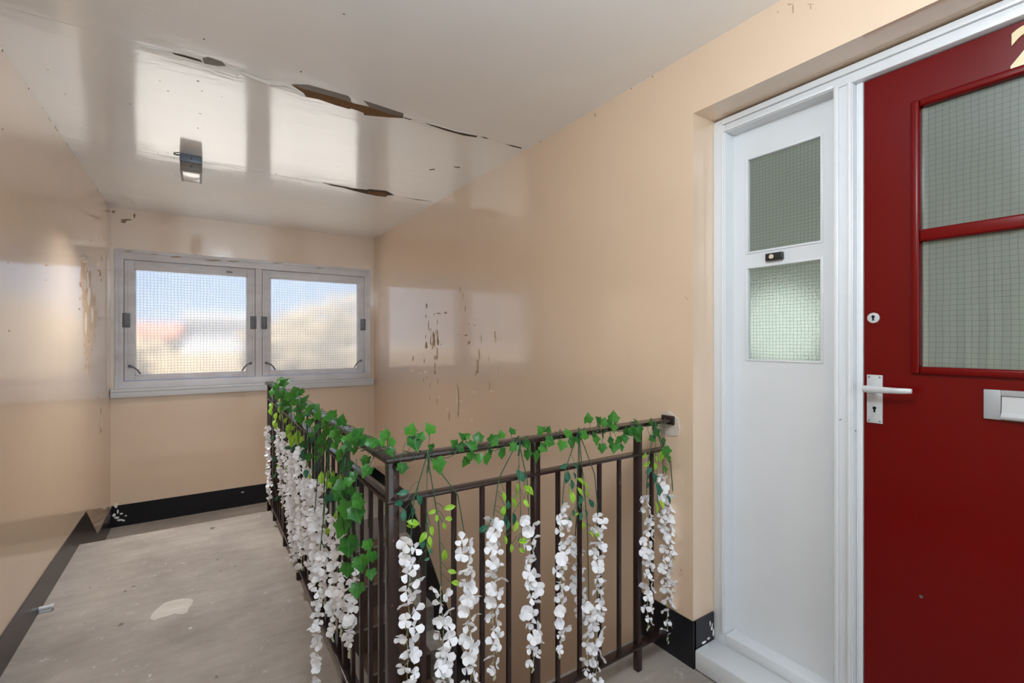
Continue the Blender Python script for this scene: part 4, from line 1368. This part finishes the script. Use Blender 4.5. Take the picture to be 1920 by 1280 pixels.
# ------------------------------------------------------------------ small metal stop at the skirting
p = on(2, 0.0, 84, 1146)
ds = empty('door_stop', (XL + 0.03, p.y, 0))
tag(ds, 'small shiny metal door stop at the foot of the dark brown skirting', 'door stop')
m = MB().tube([(XL + 0.0055, p.y, 0.018), (XL + 0.045, p.y, 0.018)], 0.009, 12)
m.build('stop_rod', CHROME, ds, smooth=True)
MB().tube([(XL + 0.045, p.y, 0.018), (XL + 0.058, p.y, 0.018)], 0.012, 12).build('stop_tip', CHROME, ds, smooth=True)
MB().box(XL + 0.006, XL + 0.05, p.y - 0.012, p.y + 0.012, 0.0, 0.010).build('stop_foot', CHROME, ds, bevel=0.002)

# ------------------------------------------------------------------ outside the window
GZ = -3.0
structure(MB().box(-160, 200, 5.6, 320, GZ - 0.2, GZ).build('ground', GROUNDM), 'pale dry grass and paving outside the window', 'ground')


def house(name, label, x0, x1, y0, y1, ztop, wallm, roofz=None, cat='house', cols=4, rows=2):
    h_ = empty(name, ((x0 + x1) / 2, (y0 + y1) / 2, GZ))
    tag(h_, label, cat)
    MB().box(x0, x1, y0, y1, GZ, ztop).build('wall', wallm, h_)
    if roofz:
        ym = (y0 + y1) / 2
        MB().prism([(y0 - .6, ztop - 0.05), (ym, roofz), (y1 + .6, ztop - 0.05), (y1 + .6, ztop + .2), (ym, roofz + .25), (y0 - .6, ztop + .2)], 0, x0 - .6, x1 + .6).build('roof', ROOF, h_)
    else:
        MB().box(x0 - .3, x1 + .3, y0 - .3, y1 + .3, ztop, ztop + 0.35).build('parapet', wallm, h_)
    w = (x1 - x0) / cols
    for r in range(rows):
        for c_ in range(cols):
            zc = GZ + (ztop - GZ) * (r + .55) / rows
            MB().box(x0 + w * (c_ + .28), x0 + w * (c_ + .72), y0 - .04, y0 + .1, zc - .6, zc + .6).build('window', DARKGLASS, h_)
    return h_


ya_ = 42.0
a = on(1, ya_, 228, 640); b_ = on(1, ya_, 336, 640)
house('house', 'tan house with a red tiled roof seen through the window pane', a.x, b_.x, ya_, ya_ + 9, on(1, ya_, 300, 634).z, TANREND, on(1, ya_ + 4.5, 300, 612).z, cols=5)
yb_ = 36.5
a = on(1, yb_, 352, 640); b_ = on(1, yb_, 470, 640)
house('apartment_block', 'white flat-roofed block beside the red-roofed house outside the window', a.x, b_.x, yb_, yb_ + 12, on(1, yb_, 400, 597).z, RENDER, None, 'building', 6, 3)
yc_ = 44.0
a = on(1, yc_, 500, 640); b_ = on(1, yc_, 630, 640)
house('garage', 'low tan building behind the bare trees outside the window', a.x, b_.x, yc_, yc_ + 8, on(1, yc_, 560, 618).z, TANREND, None, 'building', 6, 2)

fn = empty('garden_fence', (0, 28, GZ))
tag(fn, 'weathered timber fence across the pale ground outside', 'fence')
for i in range(46):
    x = -16 + i * 0.62
    MB().box(x, x + 0.58, 28, 28.06, GZ, 0.72 + R(-.05, .05)).build('fence_board', TIMBER, fn)


def tree(px, y, top, wid, label):
    c_ = on(1, y, px, 660)
    hz = on(1, y, px, top).z
    t_ = empty('bare_tree', (c_.x, y, GZ))
    tag(t_, label, 'tree', 'bare trees outside the window')
    tb = MB()
    tb.tube([(c_.x, y, GZ), (c_.x + .1, y, GZ + (hz - GZ) * .5), (c_.x, y, hz - .5)], 0.22, 7, 0.05)
    tips = []
    for k in range(16):
        z = GZ + (hz - GZ) * R(.35, .9)
        g = R(0, 6.28)
        q = Vector((c_.x + math.cos(g) * wid * R(.5, 1), y + math.sin(g) * wid * R(.4, .9), z + R(.4, 1.6)))
        tb.tube([(c_.x, y, z - .4), ((c_.x + q.x) / 2, (y + q.y) / 2, z + .2), q], 0.07, 4, 0.02)
        tips.append(q)
    tb.build('trunk', TRUNK, t_)
    cr = MB()
    for k in range(420):
        q = random.choice(tips) * .75 + Vector((c_.x, y, (GZ + hz) / 2 + .4)) * .25 + Vector((R(-1, 1) * wid * .4, R(-1, 1) * wid * .4, R(-1.0, 1.0)))
        q.z = min(q.z, hz)
        d = Vector((R(-1, 1), R(-1, 1), R(-.4, 1))).normalized() * R(.25, .5)
        n_ = d.orthogonal().normalized() * R(.06, .13)
        cr.add([q - n_, q + n_, q + d], [(0, 1, 2)])
    stuff(cr.build('twigs', DRYTREE, t_))


for q in [(520, 21, 612, 0.55, 'bare brown tree outside, next to the window mullion'), (556, 24, 592, 0.8, 'bare brown tree outside in the middle of the second pane'),
          (606, 22, 578, 0.8, 'tall bare tree outside towards the wall end of the second pane'), (648, 19.5, 556, 0.8, 'tallest bare tree outside by the frame of the second pane'),
          (478, 25, 625, 0.7, 'low bare tree outside behind the window mullion'), (268, 20, 645, 0.7, 'low bare tree outside in front of the red-roofed house')]:
    tree(*q)
